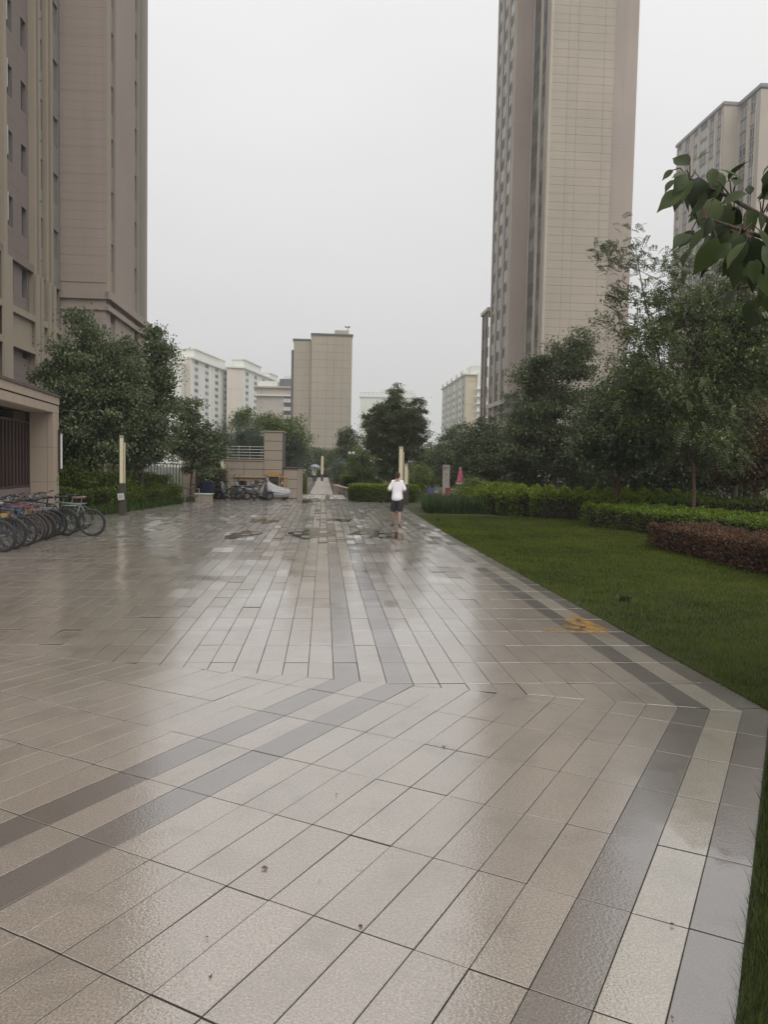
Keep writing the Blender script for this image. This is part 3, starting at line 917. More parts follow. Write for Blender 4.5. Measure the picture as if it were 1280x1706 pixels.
# ---- white blocks far on the left -----------------------------------------------------------------
W_WH = wall_mat('white_render', (0.76, 0.76, 0.70), var=.05, streak=.35)
W_PK = wall_mat('pale_peach_render', (0.70, 0.62, 0.53), var=.05, streak=.3, fine=.2, fine_h=8.7)
W_GR = wall_mat('pale_green_render', (0.64, 0.66, 0.60), var=.05, streak=.35)
def slab_block(name, label, loc, rz, gable_w, gable_d, length, H, ncols, storeys, sh, gable_mat, wall_a, wall_b, roof_steps, group, win=(4.2, 1.5), first=2.0):
    """far block: gable (front, width gable_w) at local x<0, long side running away along +y with window columns"""
    o = empty(name, loc, rz, label, 'apartment block', group)
    MB().quad((-gable_w, gable_d, 0), (0, 0, 0), (0, 0, H), (-gable_w, gable_d, H)).build('gable_wall', gable_mat, o)
    rows_ = [(first + sh * k, win[1]) for k in range(storeys)]
    step = length / ncols
    facade(o, wall_a, (0, 0), (0, length), 0, H, [(step * (i + .5) - win[0] / 2, win[0]) for i in range(ncols)], rows_, .12, mats=[wall_a, wall_b], glass=[M_FAR, M_FAR, M_FAR2], frame=M_WFRAME)
    for i in range(0, ncols + 1, 2):
        MB().box(.0, step * i - .35, 0, .22, step * i + .35, H).build('pilaster', wall_b if i % 4 else wall_a, o)
    MB().quad((-gable_w, length, 0), (-gable_w, gable_d, 0), (-gable_w, gable_d, H), (-gable_w, length, H)).build('wall', wall_a, o)
    MB().prism([(-gable_w - .6, gable_d - .8), (1.0, -.8), (1.0, length + .6), (-gable_w - .6, length + .6)], H, H + .7).build('roof', wall_a, o)
    for (a0, a1, x0, x1, h) in roof_steps:
        MB().box(x0, a0, H + .7, x1, a1, H + h).build('roof_house', wall_a, o)
        MB().box(x0 - .5, a0 - .5, H + h, x1 + .5, a1 + .5, H + h + .4).build('roof_slab', wall_a, o)
    return o
a = P(317, 760, 315)
slab_block('apartment_block', 'long white block with small windows far behind the left trees, nearer of two', (a.x, a.y, 0), R(-7.6), 7.5, 3.0, 108, 43.5, 9, 15, 2.85, W_PK, W_WH, W_GR,
           [(5, 42, -7, -.6, 4.4), (50, 78, -7, -.6, 2.6), (86, 98, -7, -.6, 5)], 'white blocks far behind the left trees')
a = P(403, 760, 352)
slab_block('apartment_block', 'second long white block far left, just beyond the nearer one', (a.x, a.y, 0), R(-7.6), 6.5, -2.5, 78, 44.5, 6, 15, 2.85, W_PK, W_WH, W_GR,
           [(3, 30, -6, -.6, 4.2), (44, 60, -6, -.6, 3.2)], 'white blocks far behind the left trees')
# the bit of balcony wall left of the first one
a = P(268, 760, 312); a2 = P(295, 760, 309)
o = empty('apartment_block', (a.x, a.y, 0), R(-2), 'pale balcony end of a far block half hidden by the left trees', 'apartment block')
wb = (a2 - a).length
facade(o, W_WH, (0, 0), (wb, 0), 0, 41, [(.8, 2.2), (4.0, 2.0)], [(1.4 + 2.85 * k, 1.7) for k in range(14)], .5, mats=[W_WH, W_PK], frame=M_WFRAME)
MB().box(0, .02, 0, wb, 10, 40.98).build('side_wall', W_WH, o)
MB().box(-.5, -.8, 41, wb + .4, 10.3, 41.6).build('roof', W_WH, o)
# grey beige block between them and the slab
a, a2 = P(426, 760, 282), P(492, 760, 282)
wb = (a2 - a).length
W_GB = wall_mat('grey_beige_render', (0.47, 0.42, 0.36), var=.06, streak=.35)
o = empty('apartment_block', (a.x, a.y, 0), R(0), 'grey-beige block with white balconies just left of the plain slab', 'apartment block')
HG = 29.3
facade(o, W_GB, (0, 0), (wb, 0), 0, HG, [(1.8, 2.0), (5.0, .8), (7.3, 1.8)], [(1.4 + 2.9 * k, 1.6) for k in range(9)], .3, mats=[W_GB, W_GB], frame=M_WFRAME, sill=True)
for k in range(9):
    z = 1.2 + 2.9 * k
    MB().box(9.9, -1.4, z - .2, wb, -.01, z - .02).build('balcony_slab', W_WH, o)
    bb = MB()
    bb.box(9.95, -1.35, z + .95, wb - .05, -1.28, z + 1.02)
    for i in range(9):
        x = 10.0 + (wb - 10.1) * i / 8
        bb.box(x - .12, -1.34, z, x + .12, -1.3, z + .94)
    bb.build('balcony_railing', M_WFRAME, o)
    MB().box(10.0, -.06, z + 1.1, wb - .1, -.012, z + 2.5).build('balcony_glass', M_GLASS, o)
MB().box(-.01, .02, 0, wb, 12, HG - .01).build('side_wall', W_GB, o)
MB().box(-.9, -1.1, HG - 2.9, wb + .3, -.011, HG - 2.5).build('ledge', W_WH, o)
MB().box(-.9, -1.1, HG, wb + .3, 12, HG + .5).build('roof', W_GB, o)
MB().prism([(0.5, 1), (7.5, 1), (6.8, 8), (1.2, 8)], HG + .5, HG + 2.5).build('roof_house', W_WH, o)
MB().prism([(8.3, 0), (wb, 0), (wb, 8), (9.6, 8)], HG + .5, HG + 3.3).build('roof_slope', simple('slate', (.12, .12, .13), .6), o)
MB().box(9.5, 2, HG + 3.3, wb - .5, 8, HG + 4.6).build('roof_house', W_WH, o)

# ---- far right block (pale yellow gable) ----------------------------------------------------------
W_YE = wall_mat('cream_yellow_render', (0.60, 0.52, 0.36), var=.05, fine=.25, fine_h=8.7)
a = P(775, 760, 300)
o = empty('apartment_block', (a.x, a.y, 0), ROT, 'cream block with many small windows between the centre tree and the right tower', 'apartment block')
H5 = 37.7
W_Y2 = wall_mat('light_grey_render', (0.52, 0.50, 0.45), var=.05, streak=.35)
facade(o, W_Y2, (0, 62), (0, 2), 0, H5, [(1.6 + 7.3 * i, 3.6) for i in range(8)], [(1.2 + 2.85 * k, 1.4) for k in range(12)], .1, mats=[W_Y2, W_WH], glass=[M_FAR, M_FAR2, M_FAR], frame=M_WFRAME, mull=0)
for i in range(5):
    MB().box(-.2, 6.4 + 14.6 * (i % 4), 0, -.01, 7.2 + 14.6 * (i % 4), H5 - .01 * (i // 4)).build('pilaster', W_YE, o)
    MB().box(-1, 4 + 12 * i, H5 + .5, 4, 9 + 12 * i, H5 + 1.8).build('roof_house', W_WH, o)
MB().quad((0, 2, 0), (4.3, 2, 0), (4.3, 2, H5), (0, 2, H5)).build('gable_wall', W_YE, o)
facade(o, W_WH, (4.31, 1.0), (11, 1.0), 0, H5 + 1, [(.8, 4.8)], [(1.2 + 2.85 * k, 1.6) for k in range(12)], .6, mats=[W_WH, W_WH], glass=[M_GLASS], frame=M_WFRAME, mull=2)
for k in range(12): MB().box(3.0, .0, .8 + 2.85 * k, 11, .99, 1.05 + 2.85 * k).build('balcony_slab', W_WH, o)
MB().box(-.8, 1.2, H5, 4.3, 62.6, H5 + .5).build('roof', W_WH, o)
MB().box(1.9, 2.2, H5 + .5, 11, 12, H5 + 3.6).build('roof_house', W_WH, o)
MB().box(4.32, 1.2, 0, 11, 62, H5 + .9).build('side_wall', W_WH, o)

# ---- block behind the centre tree -----------------------------------------------------------------
a, a2 = P(598.5, 760, 300), P(690, 760, 300)
wb = (a2 - a).length
o = empty('apartment_block', (a.x, a.y, 0), R(0), 'white flat-roofed block showing just above the dark centre tree', 'apartment block')
facade(o, W_WH, (0, 0), (wb, 0), 0, 28.2, [(3.6, 4.0), (10.6, 4.4)], [(1.2 + 2.9 * k, 1.6) for k in range(9)], .4, mats=[W_WH, W_WH], frame=M_WFRAME, mull=2)
MB().box(0, .02, 0, wb, 14, 28.1).build('side_wall', W_WH, o)
MB().box(-.3, -.3, 28.2, wb + .3, 14.3, 28.7).build('roof', W_WH, o)
bb = MB()
for i in range(14): bb.box(wb * i / 13 - .08, 0, 28.7, wb * i / 13 + .08, .16, 30.1)
bb.box(0, 0, 29.9, wb, .16, 30.1); bb.box(0, 0, 29.2, wb, .12, 29.32)
bb.build('roof_railing', M_WFRAME, o)
MB().box(7.6, 2, 28.7, wb - .5, 10, 31.4).build('roof_house', W_WH, o)
# low pink building far off
a = P(702, 770, 230)
o = empty('house', (a.x, a.y, 0), 0, 'low pinkish building glimpsed far off right of the centre tree', 'house')
W_P = wall_mat('pink_render', (0.45, 0.28, 0.24))
facade(o, W_P, (0, 0), (6.2, 0), 0, 5.2, [(.8, 1.2), (3.0, 1.2)], [(1.2, 1.2), (3.6, 1.0)], .2, frame=M_WFRAME)
MB().box(0, .01, 0, 6.2, 7, 5.1).build('side_wall', W_P, o)
MB().prism([(-.4, -.4), (6.6, -.4), (6.6, 7.2), (-.4, 7.2)], 5.2, 5.6).build('roof', W_P, o)
MB().box(2, 1, 5.6, 3.6, 3, 7.2).build('roof_house', W_P, o)

# ================================================================== PORTICO at the left edge
PR = R(9.2)
M_ST = wall_mat('tan_stone_slab', (0.36, 0.29, 0.225), var=.05, streak=.15)
M_ST2 = wall_mat('dark_coping', (0.10, 0.075, 0.068))
M_BR = simple('dark_brown_metal', (0.045, 0.026, 0.022), 0.45)
c0 = P(97.4, 663, 27)
PO = empty('entrance_portico', (c0.x, c0.y, 0), PR, 'stone-clad entrance portico with dark grille behind the bicycles', 'portico')
HP = 4.0
core = simple('portico_core', (0.06, 0.048, 0.04), .9)
MB().box(-.70, -.72, 0, -.03, -.03, 3.45).build('column_core', core, PO)
for z0_, z1_ in ((0, 1.12), (1.13, 2.28), (2.29, 3.44)):      # slabs of the column, outer and inner faces
    MB().box(-.029, -.75, z0_, 0, -.30, z1_).build('slab', M_ST, PO)
    MB().box(-.029, -.27, z0_, 0.0, 0.0, z1_).build('slab', M_ST, PO)
    MB().box(-.74, -.75, z0_, -.20, -.721, z1_).build('slab', M_ST, PO)
    MB().box(-.19, -.75, z0_, -.03, -.721, z1_).build('slab', M_ST, PO)
    MB().box(-.74, -.029, z0_, -.0, 0.0, z1_).build('slab', M_ST, PO)
MB().box(-.70, -9, 3.47, -.03, -.03, 3.97).build('lintel_core', core, PO)
for i in range(9):
    y1 = -i * 1.0; y0 = y1 - .988
    MB().box(-.029, y0, 3.45, .0, y1 - (.27 if i == 0 else 0), 3.70).build('slab', M_ST, PO)
    MB().box(-.029, y0, 3.745, .02, y1, 3.98).build('slab', M_ST, PO)
    if i: MB().box(-.74, y0, 3.43, -.03, y1, 3.459).build('slab', M_ST, PO)
MB().box(-.029, -.26, 3.45, 0, 0, 3.70).build('slab', M_ST, PO)
MB().box(-6, -9, 3.99, .06, .04, 4.07).build('roof', M_ST2, PO)
MB().box(-6, -9, 3.5, -.76, -.1, 3.98).build('roof', core, PO)
MB().box(-6, -.06, 0, -.75, 0.0, 3.98).build('side_wall', M_ST, PO)
MB().box(-.86, -9, 0, -.72, -.76, .95).build('sill_wall', wall_mat('mauve_stone', (0.17, .13, .125)), PO)
MB().box(-1.3, -9, .95, -1.25, -.76, 3.45).build('glass_front', M_GLASS, PO)
for z in (.96, 3.05): MB().box(-.84, -9, z, -.74, -.80, z + .07).build('grille_rail', M_BR, PO)
for i in range(24):
    MB().box(-.82, -1.13 - .34 * i, 1.031, -.76, -1.03 - .34 * i, 3.049).build('grille_bar', M_BR, PO)
MB().box(-.84, -.86, .95, -.74, -.765, 3.42).build('grille_post', M_BR, PO)
# stone seen dimly behind the grille
for i in range(3):
    MB().box(-1.22, -3.2 - 1.9 * i, .95, -1.12, -2.7 - 1.9 * i, 3.4).build('inner_post', M_ST, PO)
WL = empty('wall_lamp', PO.matrix_basis @ Vector((0.0, -.06, 1.45)), PR, 'slim dark wall lamp with pale tube on the portico column', 'wall lamp')
MB().box(0.004, -.10, 0, .05, .03, 1.45).build('bracket', M_BR, WL)
MB().tube([(.09, .0, .12), (.09, .0, 1.32)], .035, 10).build('tube', simple('milky_tube', (.65, .65, .6), .3), WL)
for z in (.02, 1.33): MB().box(.05, -.06, z, .13, .05, z + .1).build('end_cap', M_BR, WL)
SG = empty('wall_sign', PO.matrix_basis @ Vector((0.003, -.22, 1.02)), PR, 'small green notice fixed low on the portico column', 'sign')
MB().box(0, -.1, 0, .012, .1, .26).build('panel', simple('green_enamel', (.10, .27, .05), .3), SG)
MB().box(.013, -.07, .05, .015, .07, .09).build('lettering_bar', simple('sign_white', (.6, .6, .6), .4), SG)

# ================================================================== PLANTS
M_BARK = simple('grey_brown_bark', (0.085, 0.065, 0.05), .9, var=.4, scale=14, bump=.02, bscale=40)
M_BARK2 = simple('reddish_bark', (0.13, 0.062, 0.042), .85, var=.35, scale=14, bump=.015, bscale=40)
M_BARK3 = simple('dull_red_bark', (0.085, 0.048, 0.036), .85, var=.35, scale=14, bump=.015, bscale=40)
L_DARK = leaf_mat('dark_leaves', (0.040, 0.052, 0.024), (0.150, 0.182, 0.078))
L_MAPLE = leaf_mat('maple_leaves', (0.046, 0.062, 0.030), (0.180, 0.222, 0.105))
L_MID = leaf_mat('mid_green_leaves', (0.055, 0.080, 0.022), (0.205, 0.262, 0.070))
L_GREY = leaf_mat('greyish_needles', (0.045, 0.064, 0.042), (0.13, 0.17, 0.105), trans=.1)
L_LIME = leaf_mat('lime_leaves', (0.07, 0.11, 0.010), (0.27, 0.35, 0.04), spec=.2)
L_HEDGE = leaf_mat('hedge_leaves', (0.030, 0.050, 0.008), (0.14, 0.20, 0.028), spec=.25)
L_HEDGE2 = leaf_mat('fresh_hedge_leaves', (0.045, 0.078, 0.008), (0.19, 0.27, 0.028), spec=.2)
L_RED = leaf_mat('red_brown_leaves', (0.045, 0.026, 0.016), (0.19, 0.105, 0.062), spec=.2)
L_RUST = leaf_mat('rusty_maple_leaves', (0.035, 0.032, 0.015), (0.19, 0.115, 0.045))
L_BIG = leaf_mat('big_leaves', (0.018, 0.028, 0.010), (0.085, 0.115, 0.040), .5, .3, .3)

def leaf_cloud(pos, dirs, L, W, tint, name, mat, sides=None, fold=.18):
    """one folded four-point leaf per position"""
    n = len(pos)
    L = np.asarray(L).reshape(-1, 1); W = np.asarray(W).reshape(-1, 1)
    dirs = dirs / np.linalg.norm(dirs, axis=1, keepdims=True)
    r = rng.normal(size=(n, 3)) if sides is None else sides
    sd = np.cross(dirs, r); sd /= np.linalg.norm(sd, axis=1, keepdims=True) + 1e-9
    up = np.cross(sd, dirs)
    a = pos; b = pos + dirs * L * .45 + sd * W * .5 + up * W * fold; c = pos + dirs * L - up * L * .08; d = pos + dirs * L * .45 - sd * W * .5 + up * W * fold
    v = np.stack([a, b, c, d], 1).reshape(-1, 3)
    i = np.arange(n)[:, None] * 4
    f = np.concatenate([i + [[0, 1, 2]], i + [[0, 2, 3]]], 0)
    return np_mesh(name, v, f, mat, {'tint': np.repeat(tint, 4)})

def in_ell(n, e, shell=.45):
    d = rng.normal(size=(n, 3)); d /= np.linalg.norm(d, axis=1, keepdims=True)
    r = rng.random((n, 1)) ** shell
    return np.array(e[:3]) + d * r * np.array(e[3:6])

def tree(name, label, loc, h, crown, n, leaf=(.11, .075), mat=None, bark=None, tr=.10, clumps=90, rc=.32, cat='tree', group=None, droop=-.15, forks=7, stems=1, flat_=.6, trunk_to=.72, seed=None, upness=0.0, gaps=0.0):
    mat = mat or L_DARK; bark = bark or M_BARK
    o = empty(name, loc, 0, label, cat, group)
    vol = np.array([e[3] * e[4] * e[5] for e in crown]) ** .75
    vol = vol / vol.sum()
    K = np.concatenate([in_ell(max(3, int(clumps * w)), e) for w, e in zip(vol, crown)])
    K = K[K[:, 2] > .25]
    if gaps: K = K[rng.random(len(K)) > gaps * (K[:, 2] / h)]
    kt = rng.random(len(K))
    ks = rng.uniform(.6, 1.35, len(K))
    idx = rng.integers(0, len(K), n)
    off = rng.normal(size=(n, 3)) * rc * ks[idx][:, None] * np.array([1, 1, flat_]) * .62
    pos = K[idx] + off
    pos[:, 2] = np.maximum(pos[:, 2], .1)
    cen = K.mean(0)
    out = (pos - cen); out /= np.linalg.norm(out, axis=1, keepdims=True) + 1e-6
    d = rng.normal(size=(n, 3)) * .75 + out * .7 + np.array([0, 0, droop + upness])
    nrm = np.array([0, 0, 1.0]) + rng.normal(size=(n, 3)) * .55
    s = rng.uniform(.7, 1.3, n)
    t = np.clip(.5 * kt[idx] + .5 * rng.random(n), 0, 1)
    me = leaf_cloud(pos, d, leaf[0] * s, leaf[1] * s, t, 'crown', mat, sides=nrm)
    link('crown', me, o)
    b = MB()
    r_ = random.Random(len(label) + n)
    for s_ in range(stems):
        ang = 6.28 * s_ / max(1, stems) + .4
        fx, fy = (math.cos(ang) * .9 * (stems > 1), math.sin(ang) * .9 * (stems > 1))
        top = Vector((cen[0] + fx, cen[1] + fy, h * trunk_to))
        pts, rad = [], []
        for i in range(7):
            q = i / 6
            pts.append(Vector((top.x * q ** 1.3 + r_.uniform(-.04, .04) * (i > 0), top.y * q ** 1.3 + r_.uniform(-.04, .04) * (i > 0), top.z * q - (.06 if i == 0 else 0))))
            rad.append(tr / math.sqrt(stems) * (1.25 if i == 0 else 1 - .75 * q))
        b.tube(pts, rad, 8)
        for f_ in range(forks):
            k = K[r_.randrange(len(K))]
            tt = r_.uniform(.3, .95)
            base = pts[int(tt * 6)]
            if k[2] < base.z: base = pts[max(1, int(min(6, 6 * k[2] / max(.1, top.z) * .7)))]
            e = Vector(k); m_ = base.lerp(e, .5) + Vector((r_.uniform(-.12, .12), r_.uniform(-.12, .12), r_.uniform(0, .25)))
            rr = tr / math.sqrt(stems) * .38
            b.tube([base, m_, e], [rr, rr * .6, rr * .2], 6)
    b.build('trunk', bark, o)
    return o

def hedge(label, pts, w_, z, n, mat, leaf=(.05, .03), group=None, cat='hedge', top=None, rough=.06, name='hedge', topmat=None, core=(.012, .02, .006)):
    """clipped hedge along a centre line; leaves on its faces over a dark inner mass"""
    pts = [Vector(p).to_2d().to_3d() for p in pts]
    o = empty(name, (pts[0].x, pts[0].y, 0), 0, label, cat, group)
    b = MB(); base = pts[0]
    segs = []
    for i in range(len(pts) - 1):
        a, c = pts[i] - base, pts[i + 1] - base
        d = (c - a); L = d.length; d.normalize(); nn = Vector((-d.y, d.x, 0))
        segs.append((a, d, nn, L))
        m = .16
        q = [a + d * (m if i == 0 else .04) - nn * (w_ / 2 - m), c - d * (m if i == len(pts) - 2 else .04) - nn * (w_ / 2 - m), c - d * (m if i == len(pts) - 2 else .04) + nn * (w_ / 2 - m), a + d * (m if i == 0 else .04) + nn * (w_ / 2 - m)]
        b.prism([(p.x, p.y) for p in q], 0, z - .09 - .004 * i)
    b.build('shade_core', simple('hedge_shade', core, 1.0), o)  # solid block whose dark colour stands in for the shade inside the hedge
    Ls = np.array([s[3] for s in segs]); pr = Ls / Ls.sum()
    P_, N_ = [], []
    for (a, d, nn, L), p in zip(segs, pr):
        m = int(n * p * 1.15)
        ends = (2 * w_ * z) / (w_ * L + 2 * z * L + 2 * w_ * z)
        sel = rng.random(m)
        fr_top = w_ / (w_ + 2 * z)
        s_ = rng.random(m) * L; t_ = rng.uniform(-1, 1, m) * w_ / 2; h_ = z * rng.random(m) ** .8
        A, D, NN = np.array(a), np.array(d), np.array(nn)
        top_ = sel < fr_top; end_ = sel > 1 - ends; sgn = np.where(rng.random(m) < .5, 1, -1)
        lat = np.where(top_, t_, np.where(end_, t_, sgn * w_ / 2)); hh = np.where(top_, z, h_); ss = np.where(end_, np.where(rng.random(m) < .5, 0, L), s_)
        q = A + D * ss[:, None] + NN * lat[:, None]; q[:, 2] = hh
        bumpy = .5 * np.sin(q[:, 0] * 3.1 + q[:, 1] * 2.3) + .5 * np.sin(q[:, 0] * 7.3 - q[:, 1] * 5.1)
        nv = np.where(top_[:, None], np.array([0, 0, 1.0]), np.where(end_[:, None], D * np.where(ss > 0, 1, -1)[:, None], NN * sgn[:, None]))
        q = q + nv * (rough * bumpy - np.abs(rng.normal(size=m)) * rough * .8)[:, None]
        q[:, 2] = np.clip(q[:, 2], .01, None)
        P_.append(q); N_.append(nv)
    q, nv = np.concatenate(P_), np.concatenate(N_)
    m = len(q)
    d = rng.normal(size=(m, 3)) * .6 + nv * .6 + np.array([0, 0, .35])
    s = rng.uniform(.7, 1.4, m)
    t = np.clip(rng.random(m) * .7 + .3 * (.5 + .5 * np.sin(q[:, 0] * 2.1 + 1.3 * q[:, 1])), 0, 1)
    if topmat is None:
        link('foliage', leaf_cloud(q, d, leaf[0] * s, leaf[1] * s, t, 'foliage', mat), o)
    else:
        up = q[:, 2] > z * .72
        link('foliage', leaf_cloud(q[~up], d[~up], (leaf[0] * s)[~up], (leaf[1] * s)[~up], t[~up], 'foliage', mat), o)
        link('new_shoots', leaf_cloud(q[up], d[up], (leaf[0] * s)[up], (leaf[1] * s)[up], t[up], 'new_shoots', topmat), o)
    return o

def at(px, Y, z=0.0):
    p = P(px, 778, Y); return (p.x, p.y, z)
def zz(py, px, Y):
    return P(px, py, Y).z

# --- left group
tree('maple_tree', 'leftmost dark maple rising above the portico roof beside the mauve tower', at(150, 31), 7.4,
     [(-.45, 0, 6.8, .45, .5, 1.0), (.75, 0, 6.1, .4, .5, .9), (-1.75, 0, 5.3, .35, .4, .6), (0, 0, 3.8, 1.9, 1.8, 1.9), (-.2, 0, 5.5, 1.3, 1.3, 1.7), (-1.3, 0, 5.0, .7, .9, 1.1), (1.0, .2, 4.6, .9, 1.2, 1.6), (.0, -.3, 2.6, 1.6, 1.6, .9)], 52000, (.115, .08), L_MAPLE, M_BARK2, .10, 260, .38, upness=.3, group='maples on the left', forks=12)
tree('maple_tree', 'broad dark maple right of the leftmost one, crown hiding the tower base', at(236, 34), 7.7,
     [(.55, 0, 7.0, .35, .4, .8), (-.6, 0, 6.6, .4, .45, .8), (1.0, 0, 6.1, .25, .4, .7), (1.15, 0, 4.6, .25, .4, 1.0), (0, 0, 3.6, 1.5, 1.7, 1.8), (-.3, 0, 5.4, .9, 1.2, 1.5), (.5, 0, 6.4, .55, .7, 1.2), (.35, .3, 4.8, .85, 1.1, 1.5), (-.2, -.2, 2.5, 1.5, 1.6, .9)], 50000, (.115, .08), L_MAPLE, M_BARK, .11, 240, .38, upness=.3, group='maples on the left', forks=12)
tree('maple_tree', 'smaller loose maple with ragged top left of the beige yard wall', at(318, 38), 5.0,
     [(0, 0, 2.7, 1.1, 1.2, 1.2), (-.1, 0, 4.2, .6, .7, 1.0), (.9, .1, 2.6, .6, .7, 1.4)], 16000, (.105, .08), L_MAPLE, M_BARK, .07, 90, .36, group='maples on the left', gaps=.25)
tree('maple_tree', 'low maple in shade behind the portico with spreading limbs', at(112, 33), 4.4,
     [(0, 0, 2.9, 1.2, 1.4, 1.1), (.3, -.3, 2.0, 1.2, 1.2, .7)], 9000, (.14, .10), L_MAPLE, M_BARK2, .07, 80, .4, group='maples on the left')
for i, (px, Y, h, w) in enumerate([(376, 50, 4.3, .9), (396, 51, 4.9, 1.0), (417, 50.5, 4.7, 1.0), (434, 51.5, 4.2, .8), (360, 50, 3.7, .8)]):
    tree('juniper_tree', ['leftmost low juniper behind the wall railing', 'tallest bushy juniper behind the wall railing', 'juniper just right of the tallest behind the railing', 'juniper touching the beige wall tower', 'small juniper at the left end of the railing'][i],
         at(px, Y), h, [(0, 0, h * .45, w, w, h * .42), (0, 0, h * .75, w * .6, w * .6, h * .25)], 9000, (.13, .035), L_GREY, M_BARK, .07, 120, .3, group='junipers behind the yard wall', upness=1.1, flat_=1.5, droop=0)
tree('locust_tree', 'thin airy tree spreading above the junipers left of the slab block', at(425, 58), 6.4, [(0, 0, 5.0, 1.6, 1.4, .9), (-.8, 0, 5.6, 1.0, 1, .6), (1.9, 0, 4.4, 1.2, 1, .7)], 5200, (.16, .07), L_MID, M_BARK, .08, 60, .4, gaps=.2)
tree('locust_tree', 'loose light tree behind the beige wall tower', at(478, 55), 5.6, [(0, 0, 4.2, 1.6, 1.2, 1.1), (.9, 0, 3.2, 1.2, 1.1, 1.0), (-1.3, 0, 4.8, .9, .9, .5)], 6500, (.15, .07), L_MID, M_BARK, .08, 70, .42)
tree('cedar_tree', 'bushy grey-green tree right of the wall, left of the path', at(486, 54), 4.0, [(0, 0, 2.2, .95, 1.2, 1.7), (0, 0, 3.2, .6, .8, .8)], 12000, (.11, .04), L_GREY, M_BARK, .07, 120, .3)
tree('cedar_tree', 'second grey-green tree further along the left path edge', at(497, 70), 4.2, [(0, 0, 2.4, .9, 1.3, 1.6), (.2, 0, 3.3, .6, .8, .7)], 8000, (.14, .06), L_GREY, M_BARK, .07, 90, .35)
# --- along and behind the path
tree('ginkgo_tree', 'small tree at the end of the path, left one', at(528, 128), 4.6, [(0, 0, 3.2, 1.6, 1.4, 1.6)], 5000, (.26, .16), L_MAPLE, M_BARK, .08, 60, .5, group='trees at the end of the path')
tree('ginkgo_tree', 'small yellowish tree at the end of the path, middle one', at(543, 130), 4.2, [(0, 0, 2.8, 1.3, 1.3, 1.5)], 4500, (.26, .16), L_RUST, M_BARK, .08, 60, .5, group='trees at the end of the path')
tree('ginkgo_tree', 'small green tree at the end of the path, right one', at(560, 126), 4.8, [(0, 0, 3.0, 1.6, 1.4, 1.7)], 5000, (.26, .16), L_MID, M_BARK, .08, 60, .5, group='trees at the end of the path')
tree('ginkgo_tree', 'fan-leaved tree left of the walker with the umbrella', at(502, 100), 4.2, [(0, 0, 2.6, 1.2, 1.3, 1.5)], 5000, (.24, .14), L_GREY, M_BARK, .08, 60, .5, group='trees at the end of the path')
tree('elm_tree', 'dark rounded tree between the path and the big centre tree', at(583, 72), 5.3, [(0, 0, 3.0, 1.4, 1.5, 2.1), (-.3, 0, 4.4, .8, .9, .9)], 13000, (.15, .09), L_DARK, M_BARK, .09, 120, .4)
tree('elm_tree', 'lighter bushy tree at the left foot of the big centre tree', at(607, 60), 4.0, [(0, 0, 2.2, 1.4, 1.5, 1.7), (1.2, 0, 1.6, 1.2, 1.2, 1.2)], 13000, (.12, .08), L_MID, M_BARK, .08, 110, .36)
tree('elm_tree', 'low round shrubby tree behind the lime hedge', at(572, 66), 2.8, [(0, 0, 1.5, 1.2, 1.2, 1.1)], 6000, (.12, .07), L_GREY, M_BARK, .06, 60, .36)
cz = lambda py: zz(py, 656, 50)
tree('elm_tree', 'large vase-shaped dark tree standing alone in the centre', at(657, 50), 7.1,
     [(0, 0, 2.4, 1.1, 1.1, 1.5), (.1, 0, 3.6, 1.6, 1.3, 1.5), (.05, 0, 6.0, .55, .6, 1.1), (1.25, 0, 4.9, .8, .9, 1.3), (-1.3, 0, 4.5, .75, .9, 1.2), (1.5, 0, 3.6, .65, .8, 1.2), (-.9, 0, 5.4, .35, .5, .7), (.2, -.2, 4.8, 1.3, 1.1, 1.2), (-1.5, 0, 3.6, .5, .6, .8), (-.9, 0, 3.0, .9, .8, 1.2), (1.0, 0, 2.8, .9, .8, 1.1), (-.1, .0, 4.6, 1.2, 1.0, 1.6)],
     80000, (.10, .06), L_DARK, M_BARK, .16, 640, .26, upness=.9, droop=0, forks=16)
# --- right of centre
for i, (px, Y, h, w, m, lab) in enumerate([
    (722, 60, 3.8, 1.6, L_MID, 'light shrubby tree just right of the big centre tree'),
    (748, 56, 5.0, 1.7, L_MAPLE, 'pale-topped tree behind the pink folded parasol'),
    (776, 52, 5.0, 1.6, L_MAPLE, 'tree right of the folded parasol under the cream block'),
    (806, 50, 5.4, 1.5, L_DARK, 'dark tree in front of the tower annex'),
    (700, 70, 3.2, 1.5, L_DARK, 'low dark tree in the gap right of the centre tree'),
    (830, 44, 4.4, 1.6, L_DARK, 'dark understorey tree left of the pine')]):
    tree('ash_tree', lab, at(px, Y), h, [(0, 0, h * .55, w, w, h * .42), (.3, 0, h * .8, w * .55, w * .6, h * .2), (-.6, 0, h * .4, w * .8, w, h * .3)], 12000, (.14, .08), m, M_BARK, .08, 120, .38, group='trees right of the centre', gaps=.15)
tree('pine_tree', 'soft grey pine standing against the right tower base', at(856, 46), 6.6, [(0, 0, 3.8, 1.3, 1.3, 2.5), (0, 0, 5.6, .8, .8, .9), (-.4, 0, 2.2, 1.5, 1.4, 1.4)], 22000, (.16, .022), L_GREY, M_BARK, .1, 150, .36, upness=.5)
tree('elm_tree', 'wide dark tree in front of the right tower, second from the lawn lamp', at(926, 37), 8.7,
     [(0, 0, 5.0, 2.2, 2.0, 2.4), (-.9, 0, 6.6, 1.1, 1.2, 1.3), (.7, 0, 7.2, 1.1, 1.2, 1.3), (-1.2, 0, 4.3, 1.2, 1.4, 1.6), (.3, 0, 2.9, 2.3, 1.8, 1.2)], 60000, (.105, .065), L_DARK, M_BARK, .13, 280, .42, forks=14)
